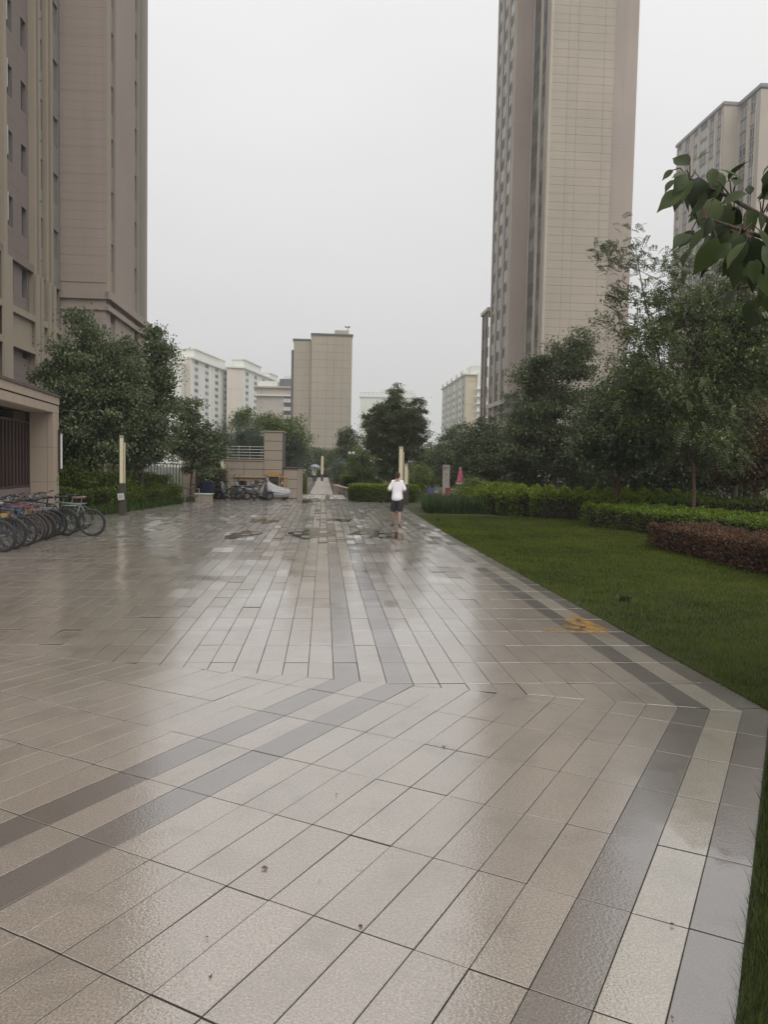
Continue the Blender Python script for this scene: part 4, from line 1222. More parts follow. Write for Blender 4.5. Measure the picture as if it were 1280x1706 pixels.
tree('maple_tree', 'young maple with staked thin trunk in front of the dark trees', at(1028, 28.6), 6.3,
     [(0, 0, 3.6, 1.7, 1.6, 1.6), (.6, 0, 5.0, 1.3, 1.3, 1.2), (-.7, -.4, 2.6, 1.3, 1.3, .8), (1.2, 0, 3.4, 1.1, 1.3, 1.4)], 38000, (.11, .08), L_MAPLE, M_BARK2, .075, 190, .38, forks=12)
tree('plum_tree', 'rust-coloured maple at the right edge above the hedges', at(1262, 27), 4.6,
     [(0, 0, 3.0, 1.5, 1.4, 1.4), (-.4, -.3, 2.2, 1.3, 1.3, .8)], 15000, (.12, .06), L_RUST, M_BARK2, .07, 120, .36, gaps=.1)
tree('elm_tree', 'full green tree behind the rust-coloured maple at the right edge', at(1225, 31), 7.6,
     [(0, 0, 4.2, 2.2, 1.8, 2.2), (.4, 0, 6.2, 1.6, 1.3, 1.4), (1.3, 0, 7.8, 1.5, 1.3, 1.2), (1.6, 0, 5.0, 1.4, 1.3, 1.6), (-1.5, 0, 3.4, 1.3, 1.4, 1.5)], 36000, (.14, .08), L_MID, M_BARK, .12, 230, .45, forks=12)
for i, (px, Y, h, w) in enumerate([(880, 42, 3.6, 1.8), (960, 41, 3.8, 2.0), (1040, 38, 3.6, 2.0), (1110, 37, 3.4, 2.0), (1180, 36, 3.6, 2.1), (1262, 36, 4.2, 2.2), (1085, 44, 5.0, 2.4), (1000, 47, 5.2, 2.4)]):
    tree('shrub', 'dark shrub in the thicket behind the right hedges, ' + ['leftmost', 'second from the left', 'third from the left', 'fourth from the left', 'fifth from the left', 'rightmost', 'rear one by the feathery tree', 'rear one behind the young maple'][i], at(px, Y), h, [(0, 0, h * .5, w, w * .8, h * .5)], 9500, (.15, .09), L_DARK, M_BARK, .06, 90, .45, cat='shrub', group='dark shrubs of the thicket behind the right hedges', stems=3)

# --- tall feathery tree by the purple hedge: pinnate fronds
def frond_tree(label, loc, h, crown, n, seed):
    o = empty('pagoda_tree', loc, 0, label, 'tree')
    vol = np.array([e[3] * e[4] * e[5] for e in crown]) ** .8; vol /= vol.sum()
    K = np.concatenate([in_ell(max(3, int(250 * w)), e, .5) for w, e in zip(vol, crown)])
    kt = rng.random(len(K))
    idx = rng.integers(0, len(K), n)
    base = K[idx] + rng.normal(size=(n, 3)) * .20
    cen = np.array([0, 0, h * .45])
    out = base - cen; out /= np.linalg.norm(out, axis=1, keepdims=True)
    d = out * .6 + rng.normal(size=(n, 3)) * .55 + np.array([0, 0, .12]); d /= np.linalg.norm(d, axis=1, keepdims=True)
    sd = np.cross(d, np.array([0, 0, 1.0]) + rng.normal(size=(n, 3)) * .35); sd /= np.linalg.norm(sd, axis=1, keepdims=True)
    LF = rng.uniform(.22, .42, n)
    ps, ds, Ls, ts, ns = [], [], [], [], []
    for k in range(6):
        q = (k + .7) / 6.2
        for sg in (-1, 1):
            p = base + d * (LF * q)[:, None] + np.array([0, 0, -1]) * (LF * q * q * .35)[:, None]
            ps.append(p); ds.append(sd * sg + d * .55 + np.array([0, 0, -.12])); Ls.append(LF * .27 * (1 - .35 * abs(q - .5)))
            ts.append(np.clip(.55 * kt[idx] + .45 * rng.random(n), 0, 1)); ns.append(np.cross(sd, d) * sg + rng.normal(size=(n, 3)) * .15)
    pos, dd, LL, tt, nn = np.concatenate(ps), np.concatenate(ds), np.concatenate(Ls), np.concatenate(ts), np.concatenate(ns)
    link('crown', leaf_cloud(pos, dd, LL, LL * .42, tt, 'crown', L_MAPLE, sides=nn), o)
    m2 = 26000
    K2 = K[K[:, 2] < h * .8]; i2 = rng.integers(0, len(K2), m2)
    p2 = K2[i2] + rng.normal(size=(m2, 3)) * [.26, .26, .15]
    d2 = rng.normal(size=(m2, 3)) * .8 + [0, 0, -.1]
    link('inner_leaves', leaf_cloud(p2, d2, rng.uniform(.07, .13, m2), rng.uniform(.04, .07, m2), rng.random(m2), 'inner_leaves', L_MID, sides=np.array([0, 0, 1.0]) + rng.normal(size=(m2, 3)) * .5), o)
    b = MB(); r_ = random.Random(seed)
    pts = [Vector((0, 0, -.05)), Vector((.05, 0, 1.2)), Vector((-.05, 0, 2.4)), Vector((.1, 0, 3.6)), Vector((-.1, .1, 5.2)), Vector((.15, 0, 6.8)), Vector((.0, 0, 8.2))]
    b.tube(pts, [.075, .058, .052, .045, .036, .026, .012], 8)
    b.tube([pts[2], Vector((.45, 0, 3.7)), Vector((.75, .1, 5.2)), Vector((.9, 0, 7.0))], [.05, .045, .03, .012], 7)
    b.tube([pts[1] + Vector((0, 0, .7)), Vector((-.6, 0, 3.4)), Vector((-1.2, .1, 5.4)), Vector((-1.8, 0, 7.4)), Vector((-2.1, 0, 8.8))], [.05, .04, .03, .018, .008], 7)
    for k in K[rng.choice(len(K), 70, replace=False)]:
        e = Vector(k); i = min(5, max(3 if e.z > 3.6 else 2, int((e.z - 1.2) / 1.35))); s_ = pts[i]
        b.tube([s_, s_.lerp(e, .5) + Vector((0, 0, .2)), e + Vector((0, 0, .1))], [.02, .012, .004], 5)
    b.build('trunk', M_BARK3, o)
frond_tree('tall feathery-leaved tree with thin reddish trunk rising from the hedges on the right', at(1157, 24.5), 9.6,
    [(0, 0, 4.6, 2.1, 1.7, 2.0), (.9, 0, 6.3, 1.4, 1.3, 1.4), (-1.0, 0, 6.2, 1.1, 1.1, 1.4), (.3, 0, 7.5, 1.7, 1.2, 1.3), (1.8, 0, 6.6, 1.3, 1.1, 1.5), (-2.1, 0, 8.2, .45, .5, 1.2), (-2.3, 0, 6.1, .9, .6, .7), (-2.9, 0, 8.5, .5, .3, .25), (-2.1, 0, 7.2, .7, .35, .3), (-.9, 0, 8.2, .7, .6, .4), (.6, 0, 3.2, 2.0, 1.4, 1.0), (-1.6, 0, 4.2, 1.3, 1.2, 1.3), (1.6, 0, 5.2, 1.1, 1.1, 1.6)], 6500, 3)

# --- near tree whose big leaves hang in at the upper right
def big_leaf_tree():
    base = (3.3, 3.0)
    o = empty('catalpa_tree', (base[0], base[1], 0), 0, 'near tree with large drooping leaves reaching in at the upper right', 'tree')
    b = MB()
    V = lambda p: Vector(p) - Vector((base[0], base[1], 0))
    b.tube([(0, 0, -.05), (.05, .02, 1.2), (.0, .05, 2.4), (.1, .1, 3.8), (.0, 0, 5.2)], [.11, .09, .08, .06, .03], 10)
    br = [
        [P(1420, 420, 3.1), P(1330, 400, 3.05), P(1270, 360, 3.0), P(1220, 330, 3.0), P(1150, 298, 2.95)],
        [P(1420, 420, 3.1), P(1340, 430, 3.0), P(1290, 400, 2.9), P(1240, 385, 2.85), P(1175, 362, 2.85)],
        [P(1420, 540, 3.2), P(1330, 500, 3.2), P(1275, 470, 3.2), P(1230, 480, 3.15)],
    ]
    for q in br:
        s0 = Vector((base[0] + .02, base[1], q[0].z - .25))
        b.tube([V(s0)] + [V(p) for p in q], [.03, .022, .014, .010, .007, .004][:len(q) + 1], 6)
    b.build('trunk', M_BARK, o)
    sp_ = None
    # leaf template: ovate, pointed, curved along and across the midrib
    nx, ny = 7, 4
    tv, tf = [], []
    prof = [0.02, .20, .30, .31, .23, .10, .0]
    for i in range(nx):
        q = i / (nx - 1)
        for j in range(-ny // 2, ny // 2 + 1):
            x = j / (ny / 2) * prof[i]
            tv.append((x, q, -.55 * q * q * .9 + .22 * abs(x) * 1.1 + .02 * math.sin(9 * q + 3 * x)))
    for i in range(nx - 1):
        for j in range(ny):
            a = i * (ny + 1) + j; tf.append((a, a + 1, a + ny + 2, a + ny + 1))
    spots = [(1142, 288, 2.95, 48, 225), (1138, 318, 2.95, 52, 240), (1150, 275, 3.0, 44, 330), (1165, 295, 2.95, 60, 200), (1185, 300, 3.0, 62, 160), (1150, 300, 2.95, 45, 230), (1215, 300, 3.0, 60, 20), (1232, 300, 2.9, 50, 330), (1190, 330, 2.9, 66, 215), (1205, 345, 2.95, 62, 190),
             (1225, 350, 3.0, 60, 240), (1245, 350, 2.9, 52, 160), (1170, 345, 2.9, 40, 200), (1215, 385, 2.85, 66, 210), (1232, 390, 2.8, 74, 190), (1250, 395, 2.8, 76, 165), (1262, 380, 2.85, 66, 150),
             (1275, 400, 2.9, 80, 180), (1180, 380, 2.85, 60, 235), (1195, 395, 2.8, 70, 200), (1265, 335, 3.0, 60, 20), (1278, 310, 3.0, 60, 350), (1150, 390, 2.85, 48, 245), (1258, 430, 2.8, 60, 200), (1275, 440, 2.8, 70, 170),
             (1290, 360, 2.9, 80, 190), (1300, 410, 2.9, 80, 200), (1235, 480, 3.15, 44, 250), (1250, 500, 3.1, 46, 200), (1268, 470, 3.2, 44, 170), (1282, 490, 3.2, 60, 190), (1244, 470, 3.1, 40, 300), (1295, 530, 3.1, 60, 180),
             (1310, 300, 3.0, 80, 200), (1330, 350, 3.0, 80, 160), (1350, 420, 3.1, 80, 200), (1360, 480, 3.1, 80, 180), (1330, 260, 3.1, 80, 160),
             (1196, 312, 3.05, 52, 250), (1208, 330, 3.02, 56, 150), (1240, 372, 2.92, 64, 230), (1222, 415, 2.9, 58, 185), (1268, 418, 2.85, 70, 225), (1284, 385, 2.95, 72, 140), (1176, 318, 3.0, 54, 175)]
    vs, fs, ts, tw = [], [], [], []
    r_ = random.Random(5)
    spots = [(a_, b_, c_, d_ * r_.uniform(.55, .85), e_) for a_, b_, c_, d_, e_ in spots] + [(a_ + r_.uniform(-22, 22), b_ + r_.uniform(-20, 30), c_ + r_.uniform(-.15, .35), d_ * r_.uniform(.38, .72), e_ + r_.uniform(-50, 50)) for _ in (0, 1) for a_, b_, c_, d_, e_ in spots]
    for (px, py, Y, sz, ang) in spots:
        p = V(P(px, py, Y)); L = sz * Y / FPX * 1.18
        # direction of the leaf: ang clockwise from up as seen by the camera, plus some depth
        a = R(ang + r_.uniform(-12, 12))
        d = Vector((math.sin(a), r_.uniform(-.7, .5), math.cos(a) - .25)).normalized()
        nn = Vector((r_.uniform(-.5, .5), r_.uniform(-.9, .1), r_.uniform(.4, 1.0)))
        s = d.cross(nn).normalized(); u = s.cross(d)
        n0 = len(vs)
        if len(vs) < 46 * len(tv): tw.append((p, d))
        for x, y, z in tv: vs.append(tuple(p + s * x * L + d * y * L + u * z * L * .8))
        for f in tf: fs.append([n0 + i for i in f])
        ts += [r_.random()] * len(tv)
    b = MB()
    nodes = [V(q) for br_ in br for q in br_]
    for p, d in tw:
        q = min(nodes, key=lambda n_: (n_ - p).length)
        b.tube([q, q.lerp(p, .6) + Vector((0, 0, .02)), p, p + d * .02], [.0035, .0025, .002, .001], 4)
    tag(b.build('twigs', M_BARK3, o), kind='stuff')
    me = np_mesh('leaves', np.array(vs), np.array(fs), L_BIG, {'tint': np.array(ts)})
    me.polygons.foreach_set('use_smooth', [True] * len(me.polygons))
    link('leaves', me, o)
    # unseen rest of the crown, enlarged right of the frame to darken kerb reflections
    n = 9000
    K = in_ell(n, (1.3, 1.6, 3.1, 1.9, 2.9, 1.9), .5)
    K = K[(K[:, 0] + base[0]) > (K[:, 1] + base[1]) * .56 + .15]
    d = rng.normal(size=(len(K), 3)) * .6 + [0, 0, -.6]
    link('crown', leaf_cloud(K, d, np.full(len(K), .12), np.full(len(K), .075), rng.random(len(K)), 'crown', L_BIG), o)
big_leaf_tree()

# --- hedges
def gp(px, py): g = G(px, py); return (g.x, g.y, 0)
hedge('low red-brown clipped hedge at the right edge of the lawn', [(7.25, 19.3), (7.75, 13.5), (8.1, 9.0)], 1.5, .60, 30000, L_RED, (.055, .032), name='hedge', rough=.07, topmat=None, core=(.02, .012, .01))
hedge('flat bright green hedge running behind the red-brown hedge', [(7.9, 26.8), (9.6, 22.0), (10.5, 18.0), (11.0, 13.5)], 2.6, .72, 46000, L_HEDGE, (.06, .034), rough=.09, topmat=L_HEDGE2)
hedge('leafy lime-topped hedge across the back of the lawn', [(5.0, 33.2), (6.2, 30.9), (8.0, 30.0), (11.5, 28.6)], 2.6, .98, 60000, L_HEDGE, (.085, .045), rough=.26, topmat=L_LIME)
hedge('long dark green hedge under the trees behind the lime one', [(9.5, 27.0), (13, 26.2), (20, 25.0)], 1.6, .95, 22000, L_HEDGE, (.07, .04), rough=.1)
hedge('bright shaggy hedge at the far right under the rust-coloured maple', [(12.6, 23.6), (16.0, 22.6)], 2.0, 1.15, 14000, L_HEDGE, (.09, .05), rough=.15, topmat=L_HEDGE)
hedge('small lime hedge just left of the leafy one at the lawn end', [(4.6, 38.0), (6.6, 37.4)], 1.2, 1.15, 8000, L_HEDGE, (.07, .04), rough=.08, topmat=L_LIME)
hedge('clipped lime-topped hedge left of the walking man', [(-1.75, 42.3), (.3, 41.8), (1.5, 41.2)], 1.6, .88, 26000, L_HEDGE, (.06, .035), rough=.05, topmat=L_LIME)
hedge('small square hedge at the left corner of the path entrance', [(-5.6, 50.3), (-5.75, 53.0)], .9, .98, 7000, L_HEDGE, (.06, .035), rough=.05)
hedge('tiered hedge right of the path behind the low planter wall', [(-2.6, 60.5), (-3.6, 76.0)], 1.5, 1.12, 16000, L_HEDGE, (.08, .045), rough=.08, topmat=L_LIME)
hedge('hedge crossing the far end of the path', [(-12.0, 124.0), (-7.0, 126.0)], 1.4, 1.1, 6000, L_HEDGE, (.14, .08), rough=.08)
hedge('yellow-green bush by the far left side of the path', [(-10.7, 99.0), (-11.4, 104.0)], 1.6, 1.5, 5000, L_HEDGE, (.13, .08), rough=.2, topmat=L_LIME, name='bush', cat='bush')
hedge('dark bush along the right side of the path', [(-4.6, 82.0), (-5.6, 100.0)], 1.8, 1.5, 9000, L_HEDGE, (.12, .07), rough=.2, name='bush', cat='bush')
hedge('low hedge along the left bed behind the lamp post', [(-12.4, 28.6), (-10.9, 29.2), (-10.3, 33.5), (-9.9, 36.0)], 1.3, .75, 22000, L_HEDGE, (.07, .04), rough=.14, name='hedge')
hedge('dark hedge behind the handrail under the maples', [(-14.2, 30.5), (-12.6, 36.0), (-11.6, 40.0)], 1.6, 1.2, 14000, L_HEDGE, (.08, .045), rough=.16)
hedge('clump of shrubs left of the beige yard wall', [(-9.6, 41.3), (-8.7, 41.9)], 1.2, 1.5, 7000, L_DARK, (.09, .05), rough=.25, name='shrub', cat='shrub')
def scrub(label, loc, h, w, n, mat, leaf, seed):
    tree('shrub', label, loc, h, [(0, 0, h * .5, w, w, h * .5)], n, leaf, mat, M_BARK2, .04, 60, .3, cat='shrub', stems=4, forks=5)
scrub('dark leafy shrub against the left end of the yard wall', at(352, 43.5), 3.1, 1.1, 7000, L_DARK, (.1, .07), 1)
scrub('reddish-stemmed shrub in the bed behind the portico', at(130, 30), 1.9, 1.0, 3200, L_HEDGE, (.09, .05), 2)
scrub('sprawling shrub by the base of the left maple', at(175, 30.5), 1.5, 1.1, 4000, L_HEDGE, (.09, .05), 3)
scrub('round green shrub in front of the handrail', at(262, 35), 1.1, .9, 5000, L_HEDGE, (.07, .04), 4)
scrub('light shrub between the picket fence and the lime hedge', at(792, 37.5), 1.5, .9, 5000, L_MID, (.1, .05), 5)
scrub('shrub between the second lamp post and the sign board', at(703, 45.5), 2.0, 1.0, 5000, L_MID, (.1, .05), 6)
scrub('yellowish shrub right of the picket fence', at(800, 36.5), 1.1, .9, 4500, L_LIME, (.08, .04), 7)

def bed_sampler(n):
    u, v = rng.uniform(0, 1, n), rng.uniform(0, 1, n)
    x = 1.75 + (u * 4.2); y = 31.2 + v * 4.8 + .15 * x
    x = x + (y - 31) * -.0
    p = np.stack([x, y, np.zeros(n)], 1)
    clump = vnoise(p, 3.0, 2)
    return p[clump > .42]
def blade_patch(n, sampler, h0, h1, w, lean, label, cat, dark, light):
    return blades(n, sampler, h0, h1, w, lean, 'ornamental_grass', label, cat, dark, light)
blade_patch(26000, bed_sampler, .25, .75, .007, .8, 'long arching grasses and lilies in the bed beyond the lawn', 'plants', (0.022, 0.04, 0.014), (0.10, 0.145, 0.055))
def shoot_sampler(n):
    s = rng.random(n)
    x = -12.0 + 3.0 * rng.random(n); y = 26.9 + 9 * s
    ok = x < -9.55 + .04 * (y - 27)
    return np.stack([x, y, np.zeros(n)], 1)[ok]
blades(16000, shoot_sampler, .10, .32, .006, .9, 'bed_grass', 'rough uncut grass in the planted bed beside the portico', 'grass', (0.022, 0.042, 0.012), (0.075, 0.12, 0.03))

# ================================================================== THINGS
M_STEEL = simple('brushed_steel', (0.42, 0.42, 0.41), .35, .85)
M_BLACK = simple('black_rubber', (0.018, 0.018, 0.018), .6)
M_BMET = simple('black_paint', (0.022, 0.022, 0.025), .3, coat=.5)
M_CREAM_L = simple('cream_lamp_cover', (0.60, 0.53, 0.37), .35, var=.06)
M_LBASE = simple('lamp_base_brown', (0.05, 0.042, 0.036), .4)
M_YPIPE = simple('yellow_pipe_paint', (0.36, 0.22, 0.075), .5)
M_WHITE = simple('white_plastic', (0.60, 0.60, 0.58), .4)

# --- beige yard wall with a stub tower
M_YW = wall_mat('yard_wall_cladding', (0.31, 0.26, 0.205), streak=.3)
a, c = G(373, 831), G(494, 830)
a = Vector((a.x, 43.0, 0)); a.x = P(373, 800, 43).x
xr = P(494, 800, 43).x
YW = empty('yard_wall', (a.x, 43.0, 0), R(0), 'beige clad garage entrance wall with a raised stub at its right end', 'wall')
def wx(px): return P(px, 800, 43).x - a.x
def wz(py, px): return P(px, py, 43).z
x1, x2, x3 = wx(439), wx(470), wx(494)
zt, zT, zs_ = wz(767, 410), wz(719, 455), wz(780, 485)
MB().box(0, .06, 0, x1, 1.2, zt - .02).build('core', M_GROOVE, YW)
MB().box(x1, .061, 0, x2, 1.3, zT - .02).build('core', M_GROOVE, YW)
MB().box(x2, .462, 0, x3, 3.0, zs_ - .02).build('core', M_GROOVE, YW)
cladding(YW, M_YW, (0, .06), (x1, .06), 0.02, zt - .03, .52, ncol=2, gap=.025, thick=.06)
cladding(YW, M_YW, (x1, .061), (x2, .061), 0.02, zT - .03, .52, ncol=1, gap=.025, thick=.061)
cladding(YW, M_YW, (x2, .462), (x3, .462), 0.02, zs_ - .05, .52, ncol=1, gap=.025, thick=.06)
MB().box(-.06, -.05, zt - .02, x1 - .001, 1.25, zt + .04).build('coping', M_YW, YW)
MB().box(x1 - .03, -.05, zT - .02, x2 + .03, 1.35, zT + .04).build('coping', M_YW, YW)
MB().box(x2 + .031, .36, zs_ - .02, x3 + .06, 3.05, zs_ + .06).build('coping', M_ST2, YW)
MB().box(x3, .462, 0, x3 + .03, 3.0, zs_ - .03).build('end_panel', M_YW, YW)
RL = empty('railing', (a.x, 43.0, 0), 0, 'five-bar steel railing along the top of the beige yard wall', 'railing')
for i in range(5):
    z = zt + .12 + .16 * i
    MB().tube([(-.5, .5, z), (x1 - .02, .3, z)], .022, 6).build('rail', M_STEEL, RL)
for i in range(4):
    x = .1 + (x1 - .3) * i / 3
    MB().tube([(x, .42, zt + .04), (x, .42, zt + .82)], .022, 6).build('post', M_STEEL, RL)
YP = empty('gas_pipe', (a.x, 43.0, 0), 0, 'yellow gas pipe running along the beige yard wall', 'pipe')
zp = wz(795, 420)
MB().tube([(.55, -.08, zp), (x2 - .45, -.08, zp)], .035, 8).build('pipe', M_YPIPE, YP)
MB().tube([(x2 - .75, -.08, zp), (x2 - .75, -.08, zp - .28)], .03, 8).build('valve', M_YPIPE, YP)
for i in range(4): MB().box(.8 + i * .8, -.08, zp - .06, .84 + i * .8, .0, zp + .06).build('bracket', M_BMET, YP)
SH = empty('wall_shelf', (a.x, 43.0, 0), 0, 'orange-yellow box hood on the raised end of the yard wall', 'hood')
MB().box(wx(448), -.40, wz(794, 450), wx(468), -.001, wz(789, 450) + .05).build('hood', M_YPIPE, SH)
MB().box(wx(448) + .05, -.32, wz(803, 450), wx(468) - .03, -.001, wz(794, 450) - .01).build('box', M_LBASE, SH)
b = MB(); b.box(wx(449), -.36, wz(789, 450) + .051, wx(468), -.3, wz(789, 450) + .11); b.build('lip', M_YPIPE, SH)
RK = empty('pipe_frame', (a.x, 43.0, 0), 0, 'yellow welded pipe frame standing right of the covered motorbike', 'frame')
xa, xb = wx(468.5), wx(481)
for x in (xa, xb):
    for y in (-.9, -.5): MB().tube([(x, y, 0), (x, y, 1.22)], .028, 8).build('post', M_YPIPE, RK)
for z in (1.2, .62): 
    for y in (-.9, -.5): MB().tube([(xa, y, z), (xb, y, z)], .025, 8).build('rail', M_YPIPE, RK)
    for x in (xa, xb): MB().tube([(x, -.9, z), (x, -.5, z)], .025, 8).build('rail', M_YPIPE, RK)

# --- lamp posts: dark square base carrying a cream light column
def lamp(label, x, y, h, split, w=.19, side=True, sign=False, lean=0.0):
    o = empty('lamp_post', (x, y, 0), ROT, label, 'lamp post', 'square column lamps round the plaza')
    MB().box(-w * .55, -w * .5, 0, w * .75, w * .5, split).build('base', M_LBASE, o)
    MB().box(-w * .5, -w * .44, split + .002, w * .35, w * .44, h - .09).build('light_column', M_CREAM_L, o)
    MB().box(w * .46, -w * .3, split + .002, w * .62, w * .3, h - .25).build('side_strip', M_CREAM_L, o)
    MB().box(w * .36, -w * .48, split + .003, w * .45, w * .48, h - .02).build('spine', M_LBASE, o)
    MB().box(-w * .55, -w * .5, h - .088, w * .355, w * .5, h).build('cap', M_STEEL, o)
    MB().box(-w * .9, -w * .8, 0, w * 1.1, w * .8, .02).build('foot_plate', M_LBASE, o)
    return o
g = G(205, 857); LP1 = lamp('tall cream lamp post on a dark base beside the left planting bed', g.x, g.y - .1, 2.77, 1.1, .15)
p = P(668.5, 778, 34.8); lamp('tallest cream lamp post, right behind the walking man', p.x, p.y, 2.77, 1.1)
p = P(677.5, 778, 38.6); lamp('shorter cream lamp post standing right of the tallest one', p.x, p.y, 2.02, 1.02, .17)
p = P(371, 778, 42.4); lamp('cream lamp post at the left end of the beige yard wall', p.x, p.y, 2.08, .83, .2)
NB_ = empty('notice', (LP1.location.x, LP1.location.y - .12, .52), ROT, 'small pale notice with two marks tied to the left lamp post', 'notice')
MB().box(-.10, -.012, 0, .12, 0, .23).build('board', simple('notice_white', (.42, .43, .38), .5), NB_, rot=(0, R(-8), 0))
for x in (-.04, .03): MB().box(x, -.014, .06, x + .02, -.0125, .17).build('mark', M_BMET, NB_, rot=(0, R(-8), 0))
SL = empty('street_lamp', at(603, 49), 0, 'thin black street lamp with a short arm left of the centre tree', 'street lamp')
MB().tube([(0, 0, 0), (0, 0, 2.6)], .045, 8).build('pole', M_BMET, SL)
MB().tube([(0, 0, 2.55), (-.75, 0, 2.58)], .025, 6).build('arm', M_BMET, SL)
for x in (-.55, -.78): MB().ball((x, 0, 2.68), .09, 10).build('globe', M_WHITE, SL)
for px, Y, h in ((537, 96, 3.0), (507, 92, 2.6)):
    o = empty('light_column', at(px, Y), 0, 'cream light column far down the path, %s of the walker with umbrella' % ('right' if px > 520 else 'left'), 'lamp post')
    MB().box(-.14, -.1, .8, .14, .1, h).build('light_column', M_CREAM_L, o); MB().box(-.15, -.11, 0, .15, .11, .79).build('base', M_LBASE, o)

# --- left bed furniture
h0 = G(331, 838); h1 = P(214, 808, 41)
HR_ = empty('handrail', (h0.x, h0.y, 0), 0, 'stainless handrail of the ramp in the left planting bed', 'handrail')
e = Vector((h1.x - h0.x, h1.y - h0.y, 0)); L_ = e.length; e.normalize()
MB().tube([(0, 0, .66), tuple(e * L_ + Vector((0, 0, .72)))], .026, 8).build('top_rail', M_STEEL, HR_)
MB().tube([(0, 0, .30), tuple(e * L_ * .8 + Vector((0, 0, .36)))], .020, 8).build('lower_rail', M_STEEL, HR_)
MB().tube([(0, 0, .66), tuple(Vector((-.25, .6, .66)))], .024, 8).build('return_rail', M_STEEL, HR_)
for s in (0, .18, .45, .7, 1.0):
    q = e * L_ * s; MB().tube([(q.x, q.y, 0), (q.x, q.y, .68)], .024, 8).build('post', M_STEEL, HR_)
p = P(280, 832, 36.3)
WS = empty('warning_sign', (p.x, p.y, 0), 0, 'small red sign with white stripes standing in the left bed', 'sign')
MB().prism([(-.16, -.01), (.16, -.01), (.16, .01), (-.16, .01)], .38, .68).build('panel', simple('sign_red', (.30, .045, .03), .4), WS)
for i in range(3): MB().box(-.15 + .02 * i, -.018, .42 + .08 * i, .15 - .01 * i, -.011, .455 + .08 * i).build('stripe', M_WHITE, WS)
MB().tube([(0, 0.02, 0), (0, 0.02, .42)], .015, 6).build('stake', M_BMET, WS)
p = P(345, 830, 39.5)
BN = empty('litter_bin', (p.x, p.y, 0), 0, 'blue wheeled bin behind the little stone planter', 'bin')
M_BLUE = simple('blue_plastic', (.025, .035, .07), .45)
b = MB(); b.add([(-.24, -.25, .05), (.24, -.25, .05), (.24, .25, .05), (-.24, .25, .05), (-.3, -.32, .86), (.3, -.32, .86), (.3, .32, .86), (-.3, .32, .86)], [(3, 2, 1, 0), (4, 5, 6, 7), (0, 1, 5, 4), (1, 2, 6, 5), (2, 3, 7, 6), (3, 0, 4, 7)])
b.build('body', M_BLUE, BN); MB().box(-.33, -.35, .862, .33, .34, .93).build('lid', M_BLUE, BN)
for x in (-.22, .22): MB().tube([(x - .03, .28, .07), (x + .03, .28, .07)], .07, 12).build('wheel', M_BLACK, BN)
p = P(340, 838, 37.9)
PL = empty('planter', (p.x, p.y, 0), 0, 'low stone planter box at the end of the handrail', 'planter')
for (x0_, y0_, x1_, y1_) in ((-.36, -.3, .36, -.22), (-.36, .22, .36, .3), (-.36, -.219, -.28, .219), (.28, -.219, .36, .219)):
    MB().box(x0_, y0_, 0, x1_, y1_, .36).build('side_panel', M_YW, PL)
MB().box(-.28, -.22, .1, .28, .22, .3).build('soil', M_TURF, PL)
MB().box(-.40, -.34, .362, .40, .34, .40).build('rim', M_WHITE, PL)
# gate wall and pillar in the shade behind the handrail
p = P(318, 800, 42.2)
GP = empty('gate_pillar', (p.x, p.y, 0), 0, 'square beige pillar of the yard gate under the small maple', 'pillar')
for k in range(3): MB().box(-.36, -.36, .02 + .72 * k, .36, .36, .70 + .72 * k).build('block', M_ST, GP)
MB().box(-.42, -.42, 2.16, .42, .42, 2.26).build('cap', M_ST, GP)
p = P(272, 800, 42.6)
GT = empty('metal_gate', (p.x - 1.2, p.y, 0), 0, 'dark gate with pale upright bars left of the beige pillar', 'gate')
for i in range(14): MB().box(.0 + .17 * i, -.02, .3, .05 + .17 * i, .02, 1.75).build('bar', simple('gate_bar', (.16, .16, .15), .5), GT)
for z in (.26, 1.76): MB().box(-.1, -.03, z, 2.4, .03, z + .05).build('rail', M_BMET, GT)
MB().box(-2.6, .1, 0, -.3, .3, 1.9).build('wall_section', wall_mat('gate_side_wall', (.13, .10, .095)), GT)
for i in range(5): MB().box(-2.5 + .45 * i, .04, .2, -2.38 + .45 * i, .099, 1.8).build('upright', M_ST if i % 2 else M_BR, GT)

# --- right bed: sign board, parasol, table, pickets, toys, garden light
p = P(742.5, 835, 40.5)
SB_ = empty('sign_board', (p.x, p.y, 0), R(4), 'tall grey totem board with red marks standing in the planting', 'sign')
zt_ = zz(775, 742, 40.5)
MB().box(-.18, -.05, 0, .18, .05, zt_).build('panel', simple('totem_grey', (.33, .31, .27), .5), SB_)
MB().box(-.19, -.06, zt_, .19, .06, zt_ + .03).build('cap', M_FRAME, SB_)
M_SR = simple('totem_red', (.33, .12, .09), .5)
M_SD = simple('totem_dark', (.09, .085, .08), .5)
b = MB(); b.add([(-.15, -.053, zt_ - .34), (-.15, -.053, zt_ - .10), (.0, -.053, zt_ - .10)], [(0, 2, 1)]); b.build('emblem', M_SR, SB_)
b = MB()
for i in range(6):
    b.box(-.13 + .045 * i, -.054, zt_ - .14 - .01 * (i % 3), -.10 + .045 * i, -.051, zt_ - .08)
    b.box(-.10 + .04 * i, -.054, zt_ - .24 + .015 * (i % 2), -.075 + .04 * i, -.051, zt_ - .19)
b.build('lettering', M_SD, SB_)
b = MB()
for i in range(7): b.box(-.11 + .033 * i, -.054, zt_ - .475, -.09 + .033 * i, -.051, zt_ - .45 + .012 * (i % 2))
for i in range(2): b.box(-.02 + .04 * i, -.054, zt_ - .57, .01 + .04 * i, -.051, zt_ - .53)
b.box(-.09, -.054, zt_ - .67, -.05, -.051, zt_ - .65); b.box(-.04, -.054, zt_ - .67, -.01, -.051, zt_ - .65)
b.box(-.01, -.054, zt_ - .80, .03, -.051, zt_ - .74)
